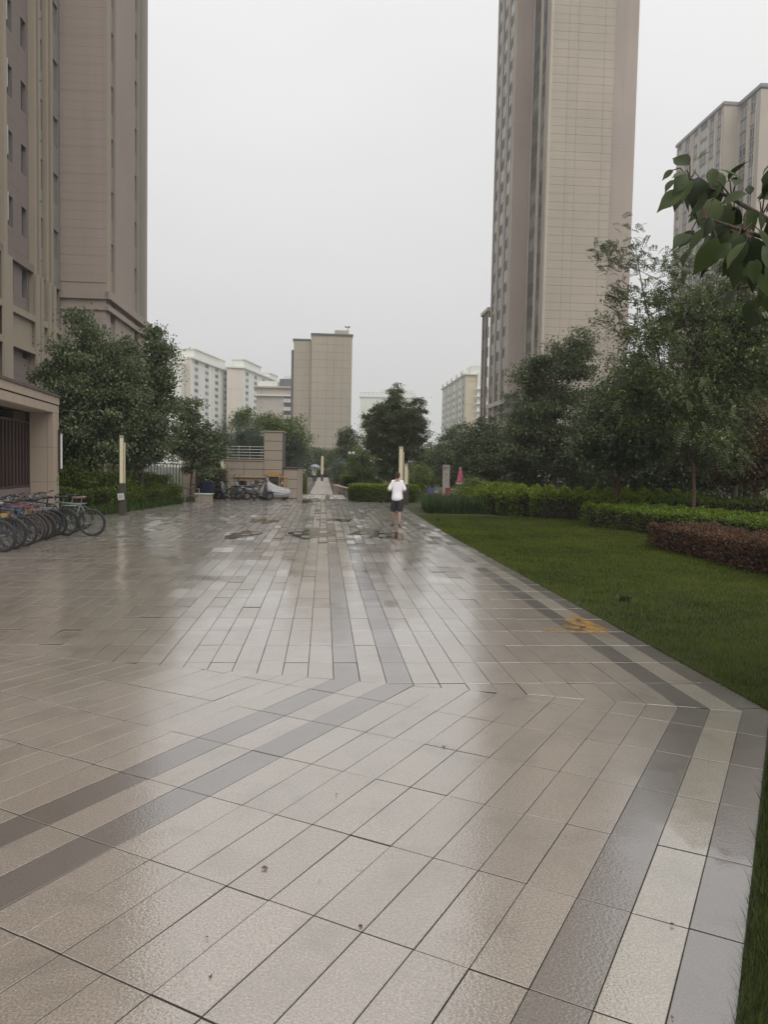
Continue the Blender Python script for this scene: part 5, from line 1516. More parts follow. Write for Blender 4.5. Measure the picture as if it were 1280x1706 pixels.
for i in range(3): b.box(-.02, -.054, .56 + .05 * i, .03, -.051, .59 + .05 * i)
b.build('lettering', M_SD, SB_)
p = P(766, 835, 41.2)
PS = empty('parasol', (p.x, p.y, 0), 0, 'folded pink parasol with white hem beside the totem board', 'parasol')
zt2, zb2 = zz(781, 766, 41.2), zz(806, 766, 41.2)
M_PK = simple('pink_cloth', (.50, .10, .19), .7, var=.25, scale=9)
b = MB(); n = 20
prof = [(zt2, .035), (zt2 - .1, .07), (zt2 - .35, .12), (zt2 - .6, .17), (zb2 + .02, .215)]
for (z, r) in prof:
    for k in range(n):
        an = 6.283 * k / n; rr = r * (1 + .28 * math.cos(an * 5) * (1 if k % 2 else .8))
        b.v.append((rr * math.cos(an), rr * math.sin(an) * .7, z))
for i in range(len(prof) - 1):
    for k in range(n):
        k2 = (k + 1) % n; b.f.append((i*n+k, (i+1)*n+k, (i+1)*n+k2, i*n+k2)); b.m.append(0)
b.build('canopy', M_PK, PS, smooth=True)
b = MB()
for z, s in ((zb2 + .045, 1.02), (zb2 - .01, 1.04)):
    for k in range(n):
        an = 6.283 * k / n; rr = .215 * s * (1 + .28 * math.cos(an * 5) * (1 if k % 2 else .8))
        b.v.append((rr * math.cos(an), rr * math.sin(an) * .7, z))
for k in range(n): b.f.append((k, n + k, n + (k+1) % n, (k+1) % n)); b.m.append(0)
b.build('hem', simple('pale_hem', (.6, .5, .5), .7), PS)
MB().ball((0, 0, zt2 + .03), .05, 8).build('finial', simple('finial_beige', (.5, .42, .35), .5), PS)
MB().tube([(0, 0, 0), (0, 0, zt2)], .02, 6).build('pole', M_STEEL, PS)
p = P(752, 830, 41.5)
TB_ = empty('garden_table', (p.x, p.y, 0), R(20), 'small white garden table leaning beside the totem board', 'table')
b = MB(); b.tube([(0, 0, .70), (0, 0, .73)], .42, 20); b.build('top', M_WHITE, TB_, rot=(0, R(10), 0))
for a_ in (0.4, 2.5, 4.6): MB().tube([(0, 0, .7), (.28 * math.cos(a_), .28 * math.sin(a_), 0)], .02, 6).build('leg', M_WHITE, TB_)
p = P(747, 832, 40.0)
CB = empty('garden_stool', (p.x, p.y, 0), 0, 'little red stool in front of the white garden table', 'stool')
M_CR = simple('red_plastic', (.22, .04, .035), .5)
MB().box(-.15, -.15, .55, .15, .15, .60).build('seat', M_CR, CB)
for x in (-.12, .12):
    for y in (-.12, .12): MB().box(x - .02, y - .02, 0, x + .02, y + .02, .549).build('leg', M_CR, CB)
MB().box(-.15, .12, .601, .15, .15, .85).build('backrest', M_CR, CB)
for i, (px, col, lab) in enumerate([(719, (.06, .09, .22), 'blue crate on the red trestle left of the totem board'), (727, (.5, .5, .48), 'white basin on the red trestle left of the totem board')]):
    p = P(px, 826, 41)
    o = empty('crate' if i == 0 else 'basin', (p.x, p.y, .52 if i == 0 else .52), 0, lab, 'crate' if i == 0 else 'basin')
    m_ = simple('crate_blue' if i == 0 else 'basin_white', col, .5)
    if i == 0:
        for (x0_, y0_, x1_, y1_) in ((-.2, -.15, .2, -.13), (-.2, .13, .2, .15), (-.2, -.129, -.18, .129), (.18, -.129, .2, .129)): MB().box(x0_, y0_, 0, x1_, y1_, .26).build('side', m_, o)
        MB().box(-.18, -.13, .01, .18, .13, .03).build('bottom', m_, o)
    else:
        MB().lathe([(.1, 0), (.17, .02), (.22, .16), (.24, .17), (.21, .15), (.15, .04), (.0, .03)], n=18).build('bowl', m_, o)
p = P(723, 833, 41)
TR = empty('trestle', (p.x, p.y, 0), 0, 'low red trestle in the planting left of the totem board', 'trestle')
MB().box(-.5, -.2, .46, .5, .2, .51).build('top', M_CR, TR)
for x in (-.42, .0, .42):
    for y in (-.15, .15): MB().box(x - .025, y - .025, 0, x + .025, y + .025, .459).build('leg', M_CR, TR)
p0, p1 = P(752, 840, 38.6), P(786, 842, 37.6)
PF = empty('picket_fence', (p0.x, p0.y, 0), math.atan2(p1.y - p0.y, p1.x - p0.x), 'short weathered picket fence in front of the parasol', 'fence')
Lp = (p1 - p0).length; M_WD = simple('weathered_wood', (.075, .06, .048), .85, var=.4, scale=20)
for i in range(15):
    x = Lp * i / 14; hh = random.uniform(.46, .58)
    b = MB(); b.add([(x - .03, 0, 0), (x + .03, 0, 0), (x + .03, 0, hh - .05), (x, 0, hh), (x - .03, 0, hh - .05), (x - .03, .02, 0), (x + .03, .02, 0), (x + .03, .02, hh - .05), (x, .02, hh), (x - .03, .02, hh - .05)],
        [(0, 1, 2, 3, 4), (9, 8, 7, 6, 5), (0, 5, 6, 1), (1, 6, 7, 2), (2, 7, 8, 3), (3, 8, 9, 4), (4, 9, 5, 0)]); b.build('picket', M_WD, PF)
for z in (.15, .36): MB().box(0, .021, z, Lp, .05, z + .05).build('rail', M_WD, PF)
p = G(803, 848); p = P(803, 846, 34.5)
o = empty('flower_pot', (p.x, p.y, 0), 0, 'red square pot in the grasses right of the picket fence', 'pot')
b = MB(); b.lathe([(.0, .0), (.11, 0), (.15, .28), (.17, .28), (.17, .33), (.13, .33), (.12, .25), (0, .24)], n=12); b.build('pot', simple('terracotta', (.24, .07, .045), .6), o)
MB().lathe([(0, .255), (.118, .256)], n=12).build('soil', M_TURF, o)
p = G(729, 872)
GL = empty('garden_light', (p.x, p.y, 0), 0, 'tiny black garden spotlight on a stake in the lawn', 'garden light')
MB().tube([(0, 0, 0), (0, 0, .1)], .008, 6).build('stake', M_BMET, GL)
MB().lathe([(.0, .08), (.035, .09), (.05, .17), (.045, .17), (.0, .12)], n=12).build('lamp_head', M_BMET, GL)
MB().lathe([(.0, .158), (.044, .160)], n=12).build('lens', simple('lens_white', (.6, .6, .55), .2), GL)
p = G(1041, 1003)
o = empty('weed', (p.x, p.y, 0), 0, 'small dark weed clump alone in the middle of the lawn', 'plant')
dd = rng.normal(size=(70, 3)); dd[:, 2] = np.abs(dd[:, 2]) + .3
link('leaves', leaf_cloud(rng.normal(size=(70, 3)) * [.035, .035, .0] + [0, 0, .03], dd, .085, .04, rng.random(70) * .5, 'leaves', L_DARK), o)
# planter wall by the path and kerb blocks
p0, p1 = G(556, 818), G(575, 825)
PW = empty('planter_wall', (p0.x, p0.y, 0), math.atan2(p1.y - p0.y, p1.x - p0.x), 'low stone planter wall edging the path on the right', 'wall')
Lw = (p1 - p0).length
for i in range(8): MB().box(Lw * i / 8 + .01, 0, 0, Lw * (i + 1) / 8 - .01, .22, .42).build('block', M_YW, PW)
MB().box(-.03, -.04, .421, Lw + .03, .26, .48).build('coping', M_ST, PW)
p0, p1 = P(572, 822, 50), P(586, 830, 44.5)
o = empty('picket_fence', (p0.x, p0.y, 0), math.atan2(p1.y - p0.y, p1.x - p0.x), 'low dark picket rail between the planter wall and the lime hedge', 'fence')
Lp = (p1 - p0).length
for i in range(12): MB().box(Lp * i / 11, 0, 0, Lp * i / 11 + .05, .03, .5).build('picket', M_WD, o)
MB().box(0, .031, .36, Lp, .055, .42).build('rail', M_WD, o)

# --- bicycles --------------------------------------------------------------------------------------
M_TYRE = simple('tyre_rubber', (0.022, 0.021, 0.02), .75)
M_ALU = simple('dull_aluminium', (0.22, 0.22, 0.22), .4, .8)
_wheel = {}
def wheel_meshes(r, rim_mat, thick):
    key = (r, rim_mat.name, thick)
    if key in _wheel: return _wheel[key]
    ty = MB(); ty.ring((0, 0, 0), r - thick, thick, 40, 8)
    n = int(40)
    rm = MB(); rm.ring((0, 0, 0), r - thick * 2.1, .014, 36, 6, squash=.9)
    sp = MB()
    for i in range(24):
        a = 6.283 * i / 24; a2 = a + (.35 if i % 2 else -.35); y = .028 if i % 4 < 2 else -.028
        sp.tube([(.02 * math.cos(a2), y, .02 * math.sin(a2)), ((r - thick * 2.2) * math.cos(a), 0, (r - thick * 2.2) * math.sin(a))], .0022, 3, cap=False)
    hb = MB(); hb.tube([(0, -.055, 0), (0, .055, 0)], .024, 12)
    _wheel[key] = (ty.mesh('tyre', M_TYRE), rm.mesh('rim', rim_mat), sp.mesh('spokes', M_ALU), hb.mesh('hub', M_ALU))
    for m_ in _wheel[key][:2]: m_.polygons.foreach_set('use_smooth', [True] * len(m_.polygons))
    return _wheel[key]
def bicycle(label, x, y, rz, fcol, rim=None, r=.335, thick=.027, frame_r=.019, seat=(.02, .02, .02), fender=None, basket=False, rack=False, step=False, lean=0.06, grip=None, wb=1.06, bar_w=.30, child=None):
    """rear wheel towards +x, so the bike points to -x"""
    o = empty('bicycle', (x, y, 0), rz, label, 'bicycle', 'bicycles parked in a row before the portico')
    o.rotation_euler = (lean, 0, rz)
    fm = simple('bike_paint_%d_%d_%d' % tuple(int(c * 99) for c in fcol), fcol, .45, coat=.15, var=.05)
    rm = rim or DARK_RIM
    ms = wheel_meshes(r, rm, thick)
    H = Vector((-wb, 0, r)); Rr = Vector((0, 0, r))
    for c_ in (Rr, H):
        w_ = link('wheel', ms[3], o, c_, (0, random.random() * 3, 0))
        for nm, m_ in zip(('tyre', 'rim', 'spokes'), ms[:3]): link(nm, m_, w_)
    BB = Vector((-.43, 0, r - .05)); ST = Vector((-.25, 0, r + .48)); HT_ = Vector((-wb + .20, 0, r + .50)); HB_ = Vector((-wb + .14, 0, r + .34))
    if step: HT_.z += .04
    f = MB()
    f.tube([BB, ST], frame_r, 10)
    f.tube([HB_, BB], frame_r * 1.25, 10)
    if step: f.tube([HB_ + Vector((.02, 0, .05)), Vector((-.6, 0, r + .16)), ST.lerp(BB, .55)], frame_r, 10)
    else: f.tube([HT_, ST - Vector((0, 0, .04))], frame_r, 10)
    f.tube([HT_ + Vector((0, 0, .03)), HB_ - Vector((0, 0, .02))], frame_r * 1.2, 10)
    for s in (-.055, .055):
        f.tube([BB + Vector((0, s * .5, 0)), Rr + Vector((0, s, 0))], .010, 6)
        f.tube([ST - Vector((0, -s * .3, .05)), Rr + Vector((0, s, 0))], .008, 6)
    f.build('frame', fm, o, smooth=True)
    k = MB()
    for s in (-.05, .05): k.tube([HB_ + Vector((-.0, s, -.03)), H + Vector((.0, s, 0))], .013, 8)
    k.tube([HB_ + Vector((0, -.06, -.03)), HB_ + Vector((0, .06, -.03))], .015, 8)
    k.build('fork', M_BMET if child is None else fm, o, smooth=True)
    hbz = HT_.z + .12
    k = MB(); k.tube([HT_, (HT_.x - .03, 0, hbz)], .014, 8); k.tube([(HT_.x - .03, 0, hbz), (HT_.x - .09, 0, hbz + .01)], .014, 8)
    k.tube([(HT_.x - .0, -bar_w, hbz + .04), (HT_.x - .07, -bar_w * .5, hbz + .02), (HT_.x - .09, 0, hbz + .01), (HT_.x - .07, bar_w * .5, hbz + .02), (HT_.x - .0, bar_w, hbz + .04)], .011, 8)
    hb = k.build('handlebar', M_ALU, o, smooth=True)
    for s in (-1, 1):
        g_ = MB(); g_.tube([(HT_.x + .0, s * bar_w, hbz + .04), (HT_.x + .05, s * (bar_w + .0), hbz + .045)], .016, 8)
        g_.tube([(HT_.x + .0, s * bar_w, hbz + .04), (HT_.x - .03, s * bar_w * .72, hbz + .03)], .017, 8)
        g_.build('grip', grip or M_BLACK, hb)
        l_ = MB(); l_.tube([(HT_.x - .05, s * bar_w * .66, hbz + .03), (HT_.x - .09, s * bar_w * .75, hbz + .0), (HT_.x - .06, s * bar_w, hbz - .01)], .005, 5); l_.build('brake_lever', M_BMET, hb)
    k = MB(); k.tube([ST - Vector((0, 0, .1)), ST + Vector((.03, 0, .13))], .014, 8); k.build('seat_post', M_ALU, o)
    sz = ST.z + .14; k = MB()
    for (x_, w_, h_) in ((-.20, .018, .0), (-.10, .03, .004), (0, .05, .012), (.07, .078, .02), (.12, .07, .02)):
        k.v += [(ST.x + x_, -w_, sz + h_), (ST.x + x_, 0, sz + h_ + .018), (ST.x + x_, w_, sz + h_), (ST.x + x_, w_ * .7, sz + h_ - .035), (ST.x + x_, -w_ * .7, sz + h_ - .035)]
    for i in range(4):
        for j in range(5): j2 = (j + 1) % 5; k.f.append((i*5+j, i*5+j2, (i+1)*5+j2, (i+1)*5+j)); k.m.append(0)
    k.f += [(4, 3, 2, 1, 0), (20, 21, 22, 23, 24)]; k.m += [0, 0]
    k.build('saddle', simple('saddle_%d' % int(seat[0] * 100), seat, .5), o, smooth=True)
    k = MB(); k.ring((BB.x, -.05, BB.z), .082, .006, 24, 4); k.tube([(BB.x, -.07, BB.z), (BB.x, .07, BB.z)], .02, 8)
    k.tube([(BB.x, -.07, BB.z), (BB.x + .10, -.075, BB.z - .13)], .010, 6); k.tube([(BB.x, .07, BB.z), (BB.x - .10, .075, BB.z + .13)], .010, 6)
    k.tube([(BB.x, -.05, BB.z + .08), (0, -.05, r + .035)], .004, 4); k.tube([(BB.x, -.05, BB.z - .08), (0, -.05, r - .035)], .004, 4)
    k.ring((0, -.05, r), .035, .008, 14, 4)
    k.build('crankset', M_BMET, o)
    for sx, sy in ((.10, -.115), (-.10, .115)):
        MB().box(BB.x + sx - .045, sy - .035, BB.z - 1.3 * sx - .01, BB.x + sx + .045, sy + .035, BB.z - 1.3 * sx + .01).build('pedal', M_BLACK, o)
    MB().tube([(-.16, .05, r - .04), (-.10, .17, .02)], .008, 6).build('kickstand', M_ALU, o)
    if fender:
        fm2 = simple('fender_%d' % int(fender[0] * 100), fender, .35, coat=.4)
        for cx, a0, a1 in ((0, -.1, 2.2), (-wb, .5, 2.5)):
            k = MB()
            for i in range(13):
                a = a0 + (a1 - a0) * i / 12; rr = r + .022
                for y_ in (-.028, 0, .028): k.v.append((cx + rr * math.cos(a), y_, r + rr * math.sin(a) + (.008 if y_ == 0 else -.004)))
            for i in range(12):
                for j in range(2): k.f.append((i*3+j, i*3+j+1, (i+1)*3+j+1, (i+1)*3+j)); k.m.append(0)
            k.build('mudguard', fm2, o)
    if rack:
        k = MB()
        for s in (-.06, .06):
            k.tube([(-.22, s, r + .40), (.12, s, r + .40)], .006, 5); k.tube([(.05, s, r + .40), (0, s, r)], .006, 5)
        for x_ in (-.15, -.05, .05, .12): k.tube([(x_, -.06, r + .40), (x_, .06, r + .40)], .005, 4)
        k.build('carrier', M_ALU, o)
    if basket:
        bx, bz = HT_.x - .22, hbz - .20
        k = MB()
        for zc in (0, .07, .14, .21):
            q = .12 + .02 * zc / .21; k.tube([(bx - q, -q, bz + zc), (bx + q, -q, bz + zc), (bx + q, q, bz + zc), (bx - q, q, bz + zc), (bx - q, -q, bz + zc)], .004, 4)
        for i in range(5):
            for j in range(5):
                if i in (0, 4) or j in (0, 4):
                    k.tube([(bx - .12 + .06 * i, -.12 + .06 * j, bz), (bx - .14 + .07 * i, -.14 + .07 * j, bz + .21)], .003, 3)
        k.build('basket', M_BMET, o)
    if child is not None:
        k = MB(); k.box(-.50, -.035, r + .28, -.36, .035, r + .37); k.build('battery', simple('child_yellow', child, .4), o)
    return o
ORANGE_RIM = simple('orange_rim', (.50, .20, .09), .35)
WHITE_RIM = simple('pale_rim', (.45, .45, .44), .4)
GREY_RIM = simple('grey_rim', (.16, .16, .16), .4)
DARK_RIM = simple('dark_rim', (.05, .05, .05), .4)
ww = G(152, 894)
bicycle('grey-green mountain bike, last in the row and nearest the lamp post', ww.x, ww.y + .05, R(2), (.10, .125, .10), DARK_RIM, .345, .028, .021, (.16, .10, .09), lean=.10)
def bk(px, py, **kw):
    g = G(px, py); return g.x, g.y
rows_b = [
    (134, 888, 'dark green step-through bicycle with carrier, second from the lamp end', (.03, .06, .045), dict(r=.31, rack=True, step=True, fender=(.03, .03, .03), basket=True, seat=(.03, .02, .02))),
    (110, 899, 'blue and black bicycle with wide tyre, third from the lamp end', (.04, .05, .20), dict(r=.335, thick=.028, rim=DARK_RIM, fender=(.02, .02, .02))),
    (96, 899, 'silver-framed bicycle leaning over the blue one', (.30, .30, .31), dict(r=.33, rim=DARK_RIM, lean=.14)),
    (76, 904, 'small orange-rimmed bicycle with white and yellow trim', (.36, .33, .26), dict(r=.29, thick=.030, rim=ORANGE_RIM, child=(.35, .28, .08), fender=(.06, .06, .06))),
    (70, 905, 'orange-red bicycle half hidden between the orange-rimmed and purple ones', (.30, .07, .03), dict(r=.31, rack=True)),
    (62, 907, 'dark purple bicycle squeezed behind the orange-rimmed one', (.09, .04, .09), dict(r=.33, rack=True, rim=DARK_RIM)),
    (50, 911, 'blue long-framed bicycle with pale rim, fourth from the left edge', (.05, .09, .19), dict(r=.335, rim=GREY_RIM, frame_r=.028)),
    (34, 916, 'navy bicycle with orange frame panel near the left edge', (.04, .06, .13), dict(r=.33, child=(.42, .19, .10), basket=True)),
    (20, 921, 'black bicycle with pale saddle near the left edge', (.025, .025, .03), dict(r=.33, thick=.028, rim=DARK_RIM, seat=(.2, .18, .15), fender=(.02, .02, .02))),
    (123, 893, 'low black bicycle with basket between the green and the blue ones', (.03, .03, .03), dict(r=.30, basket=True, rack=True, fender=(.03, .03, .03), step=True)),
    (86, 902, 'dark red bicycle with carrier beside the silver-framed one', (.16, .03, .03), dict(r=.32, rack=True, seat=(.05, .04, .04))),
    (2, 926, 'black fat-tyred bicycle cut by the left edge', (.03, .03, .03), dict(r=.33, thick=.034, rim=DARK_RIM, basket=True)),
]
for i, (px, py, lab, col, kw) in enumerate(rows_b):
    g = G(px, py - 6); kw = dict(kw); ln = kw.pop('lean', .06 + .03 * (i % 3))
    bicycle(lab, g.x + random.uniform(-.1, .1), g.y, R(random.uniform(-13, 12)), tuple(c_ * (.85 if col[0] > .12 and col[2] < .05 else .38) for c_ in col), lean=ln, **kw)

# --- scooters and the covered motorbike by the yard wall
def scooter(label, px, Y, rz, col, seatc=(.02, .02, .02), cover=None):
    p = P(px, 800, Y)
    o = empty('scooter', (p.x, p.y, 0), rz, label, 'scooter', 'scooters and bikes parked along the yard wall')
    m_ = simple('scooter_%d_%d' % (int(col[0] * 99), int(col[2] * 99)), col, .3, coat=.6)
    for cx in (0, -1.18):
        w_ = MB().ring((0, 0, 0), .17, .05, 24, 8).build('wheel', M_TYRE, o, (cx, 0, .22), smooth=True)
        MB().ring((0, 0, 0), .105, .018, 18, 6).build('rim', M_ALU, w_); MB().tube([(0, -.05, 0), (0, .05, 0)], .04, 10).build('hub', M_ALU, w_)
    def hull(secs, name, mat):
        k = MB(); n = 10
        for (x_, z0_, z1_, w_) in secs:
            for i in range(n):
                a = 6.283 * i / n
                k.v.append((x_, w_ * math.copysign(abs(math.cos(a)) ** .7, math.cos(a)), (z0_ + z1_) / 2 + (z1_ - z0_) / 2 * math.sin(a)))
        for i in range(len(secs) - 1):
            for j in range(n): j2 = (j + 1) % n; k.f.append((i*n+j, i*n+j2, (i+1)*n+j2, (i+1)*n+j)); k.m.append(0)
        k.f += [tuple(range(n - 1, -1, -1)), tuple((len(secs) - 1) * n + j for j in range(n))]; k.m += [0, 0]
        return k.build(name, mat, o, smooth=True)
    hull([(.26, .48, .58, .05), (.1, .40, .66, .13), (-.15, .32, .68, .15), (-.38, .26, .62, .14), (-.5, .24, .34, .12)], 'body', m_)
    hull([(.18, .67, .73, .09), (0, .68, .77, .13), (-.25, .67, .75, .13), (-.42, .64, .70, .09)], 'seat', simple('scooter_seat', seatc, .5))
    hull([(-.45, .20, .26, .14), (-.72, .20, .26, .15), (-.88, .22, .32, .12)], 'footboard', m_)
    hull([(-.84, .26, .40, .16), (-.92, .30, .80, .19), (-1.0, .45, .96, .15), (-1.05, .6, .92, .06)], 'front_shield', m_)
    hull([(-.95, .36, .42, .05), (-1.18, .43, .50, .08), (-1.38, .36, .42, .05)], 'mudguard', m_)
    k = MB(); k.tube([(-1.18, .06, .22), (-1.0, .05, .62)], .02, 6); k.tube([(-1.18, -.06, .22), (-1.0, -.05, .62)], .02, 6); k.tube([(-1.0, 0, .9), (-.93, 0, 1.05)], .03, 8)
    k.tube([(-.86, -.32, 1.08), (-.94, -.1, 1.06), (-.94, .1, 1.06), (-.86, .32, 1.08)], .014, 8); k.build('handlebar', M_BMET, o)
    for s in (-1, 1):
        b2 = MB(); b2.tube([(-.93, s * .18, 1.07), (-.98, s * .26, 1.25)], .006, 5); b2.ball((-.98, s * .27, 1.28), .05, 8, sx=.3); b2.build('mirror', M_BMET, o)
    MB().ball((-1.06, 0, .86), .07, 10, sx=.6).build('headlight', simple('headlight_lens', (.5, .5, .48), .1), o)
    MB().box(.2, -.15, .78, .42, .15, 1.0).build('top_box', M_BMET, o) if seatc[0] < .03 and px > 385 else None
    MB().tube([(-.45, .08, .22), (-.42, .2, .02)], .01, 6).build('kickstand', M_BMET, o)
    return o
scooter('dark grey scooter nearest the left lamp of the yard wall', 397, 40.0, R(-25), (.06, .065, .065))
scooter('black scooter with raised windshield, second along the yard wall', 412, 40.6, R(200), (.035, .035, .038))
scooter('grey scooter with pale seat, third along the yard wall', 424, 41.4, R(-15), (.13, .15, .15), (.40, .38, .36))
scooter('dark scooter third from the covered motorbike and closest to it', 437, 42.0, R(190), (.05, .03, .03))
for (px, Y, lab, col) in ((386, 41.2, 'thin black bicycle behind the first scooter at the yard wall', (.03, .03, .03)), (404, 41.9, 'grey-green bicycle between scooters at the yard wall', (.12, .15, .14)), (445, 41.6, 'low dark bicycle beside the covered motorbike', (.06, .04, .04))):
    p = P(px, 800, Y); o = bicycle(lab, p.x, p.y, R(random.uniform(-20, 20)), col, DARK_RIM, .30, fender=(.35, .36, .36)); o['group'] = 'scooters and bikes parked along the yard wall'
p = P(457, 800, 41.5)
CM = empty('covered_motorbike', (p.x, p.y, 0), R(4), 'motorbike under a pale grey rain cover at the right of the row', 'motorbike')
secs = [(-.92, .30, .34, .06), (-.86, .22, .62, .16), (-.68, .12, .84, .24), (-.50, .10, .98, .33), (-.40, .09, 1.16, .36), (-.30, .09, 1.02, .32), (-.1, .10, .90, .28), (.15, .12, .80, .25), (.42, .12, .74, .25), (.66, .14, .66, .24), (.84, .16, .68, .24), (.98, .2, .60, .2), (1.04, .3, .42, .08)]
k = MB(); n = 28
for ii, (x_, z0_, z1_, w_) in enumerate(secs):
    for i in range(n):
        a = 6.283 * i / n; f_ = 1 + .07 * math.sin(a * 7 + ii * 1.7) + .05 * math.sin(a * 13 - ii)
        zc = (z0_ + z1_) / 2; top = math.sin(a)
        w2 = w_ * (1 if top < 0 else (1 - .55 * top))
        k.v.append((x_ + .03 * math.sin(a * 5 + ii), w2 * f_ * math.cos(a), max(.05, zc + (z1_ - z0_) / 2 * top * (1 + .03 * math.sin(a * 9 + ii)))))
for i in range(len(secs) - 1):
    for j in range(n): j2 = (j + 1) % n; k.f.append((i*n+j, i*n+j2, (i+1)*n+j2, (i+1)*n+j)); k.m.append(0)
k.f += [tuple(range(n - 1, -1, -1)), tuple((len(secs) - 1) * n + j for j in range(n))]; k.m += [0, 0]
CM.scale = (.84, .9, .92)
k.build('rain_cover', simple('grey_cover', (.30, .29, .30), .45, bump=.02, bscale=9), CM, smooth=False)
for cx in (-.62, .66):
    MB().ring((0, 0, 0), .22, .055, 24, 8).build('wheel', M_TYRE, CM, (cx, 0, .275), smooth=True)
for s in (-1, 1):
    b2 = MB(); b2.tube([(-.42, s * .1, 1.0), (-.44, s * .22, 1.14)], .05, 8); b2.ball((-.44, s * .23, 1.17), .07, 8); b2.build('mirror_bulge', MATS['grey_cover'], CM)

# --- fallen leaves and bits on the paving
M_FL = simple('fallen_leaf', (.10, .045, .03), .5)
for i, (px, py, s, lab) in enumerate([(441, 1448, .045, 'torn reddish leaf on the paving left of centre'), (602, 1545, .03, 'dark leaf scrap on a joint in the foreground'), (740, 1245, .032, 'small dark leaf near the middle of the paving'),
        (345, 1564, .018, 'speck of leaf at lower left'), (561, 1325, .02, 'little dark scrap right of the dark bands'), (350, 1630, .02, 'brown speck at the bottom left of centre'), (492, 961, .06, 'dark scrap far up the paving'), (375, 968, .06, 'dark leaf scrap on the left half of the paving'), (1120, 1542, .03, 'sodden leaf on the pale kerb strip')]):
    g = G(px, py)
    s *= .42
    k = MB(); r_ = random.Random(i); n = 11
    k.add([(0, 0, .006)] + [(s * r_.uniform(.35, 1) * math.cos(6.283 * j / n), s * r_.uniform(.35, 1) * math.sin(6.283 * j / n), r_.uniform(.001, .012)) for j in range(n)], [(0, j + 1, (j + 1) % n + 1) for j in range(n)])
    tag(k.build('fallen_leaf', M_FL, None, (g.x, g.y, .002)), lab, 'leaf')

for i in range(14):
    Y = random.uniform(2.2, 16)
    if Y < 6: x_ = (UB + random.uniform(9.0, 14.0) * WB + Y * math.sin(TB)) / math.cos(TB)
    else: x_ = (3.5 - random.random() ** 2 * 2.2 - Y * NX.y) / NX.x
    s = random.uniform(.004, .010)
    k = MB(); n = 9
    k.add([(0, 0, .004)] + [(s * random.uniform(.35, 1) * math.cos(6.283 * j / n), s * random.uniform(.35, 1) * math.sin(6.283 * j / n), random.uniform(.001, .007)) for j in range(n)], [(0, j + 1, (j + 1) % n + 1) for j in range(n)])
    tag(k.build('leaf_scrap', M_FL, None, (x_, Y, .002)), 'tiny dark leaf scrap on the paving near the kerb', 'leaf', 'tiny leaf scraps near the kerb')

# ================================================================== PEOPLE
def skin_mesh(name, V, E, Rr, mat, sub=2, root=0):
    me = bpy.data.meshes.new('tmp'); me.from_pydata([tuple(v) for v in V], E, [])
    o = bpy.data.objects.new('tmp', me); COL.objects.link(o)
    sk = o.modifiers.new('s', 'SKIN'); ss = o.modifiers.new('u', 'SUBSURF'); ss.levels = sub; ss.render_levels = sub
    sk.use_smooth_shade = True
    for i, r in enumerate(Rr):
        rr = r if hasattr(r, '__len__') else (r, r)
        me.skin_vertices[0].data[i].radius = rr
        me.skin_vertices[0].data[i].use_root = (i == root)
    dg = bpy.context.evaluated_depsgraph_get(); dg.update()
    m2 = bpy.data.meshes.new_from_object(o.evaluated_get(dg))
    bpy.data.objects.remove(o); bpy.data.meshes.remove(me)
    m2.name = name; m2.materials.clear(); m2.materials.append(mat)
    m2.polygons.foreach_set('use_smooth', [True] * len(m2.polygons))
    return m2
def join_meshes(name, ms, mat):
    bm = bmesh.new()
    for m in ms: bm.from_mesh(m)
    me = bpy.data.meshes.new(name); bm.to_mesh(me); bm.free(); me.materials.append(mat)
    me.polygons.foreach_set('use_smooth', [True] * len(me.polygons))
    return me
def finger_set(wrist, tipdir, side, curl, mat):
    """palm and five tapered fingers leaving a wrist"""
    w, d, s = Vector(wrist), Vector(tipdir).normalized(), Vector(side).normalized()
    c = Vector(curl).normalized()
    b = MB(); palm = w + d * .05
    b.ball(palm, .042, 10, sx=.75, sy=.75, sz=.75)
    b.tube([w, w + d * .03, w + d * .08], [.026, .034, .036], 10)
    for i, L in enumerate((.068, .078, .072, .058)):
        q = w + d * .075 + s * (.027 - .018 * i)
        b.tube([q, q + d * L * .45, q + d * L * .8 + c * .012, q + d * L * .85 + c * .034], [.009, .0085, .0075, .005], 6)
    q = w + d * .03 + s * .03
    b.tube([q, q + s * .02 + d * .025, q + s * .022 + d * .055 + c * .01], [.011, .010, .007], 6)
    return b.mesh('hand', mat)
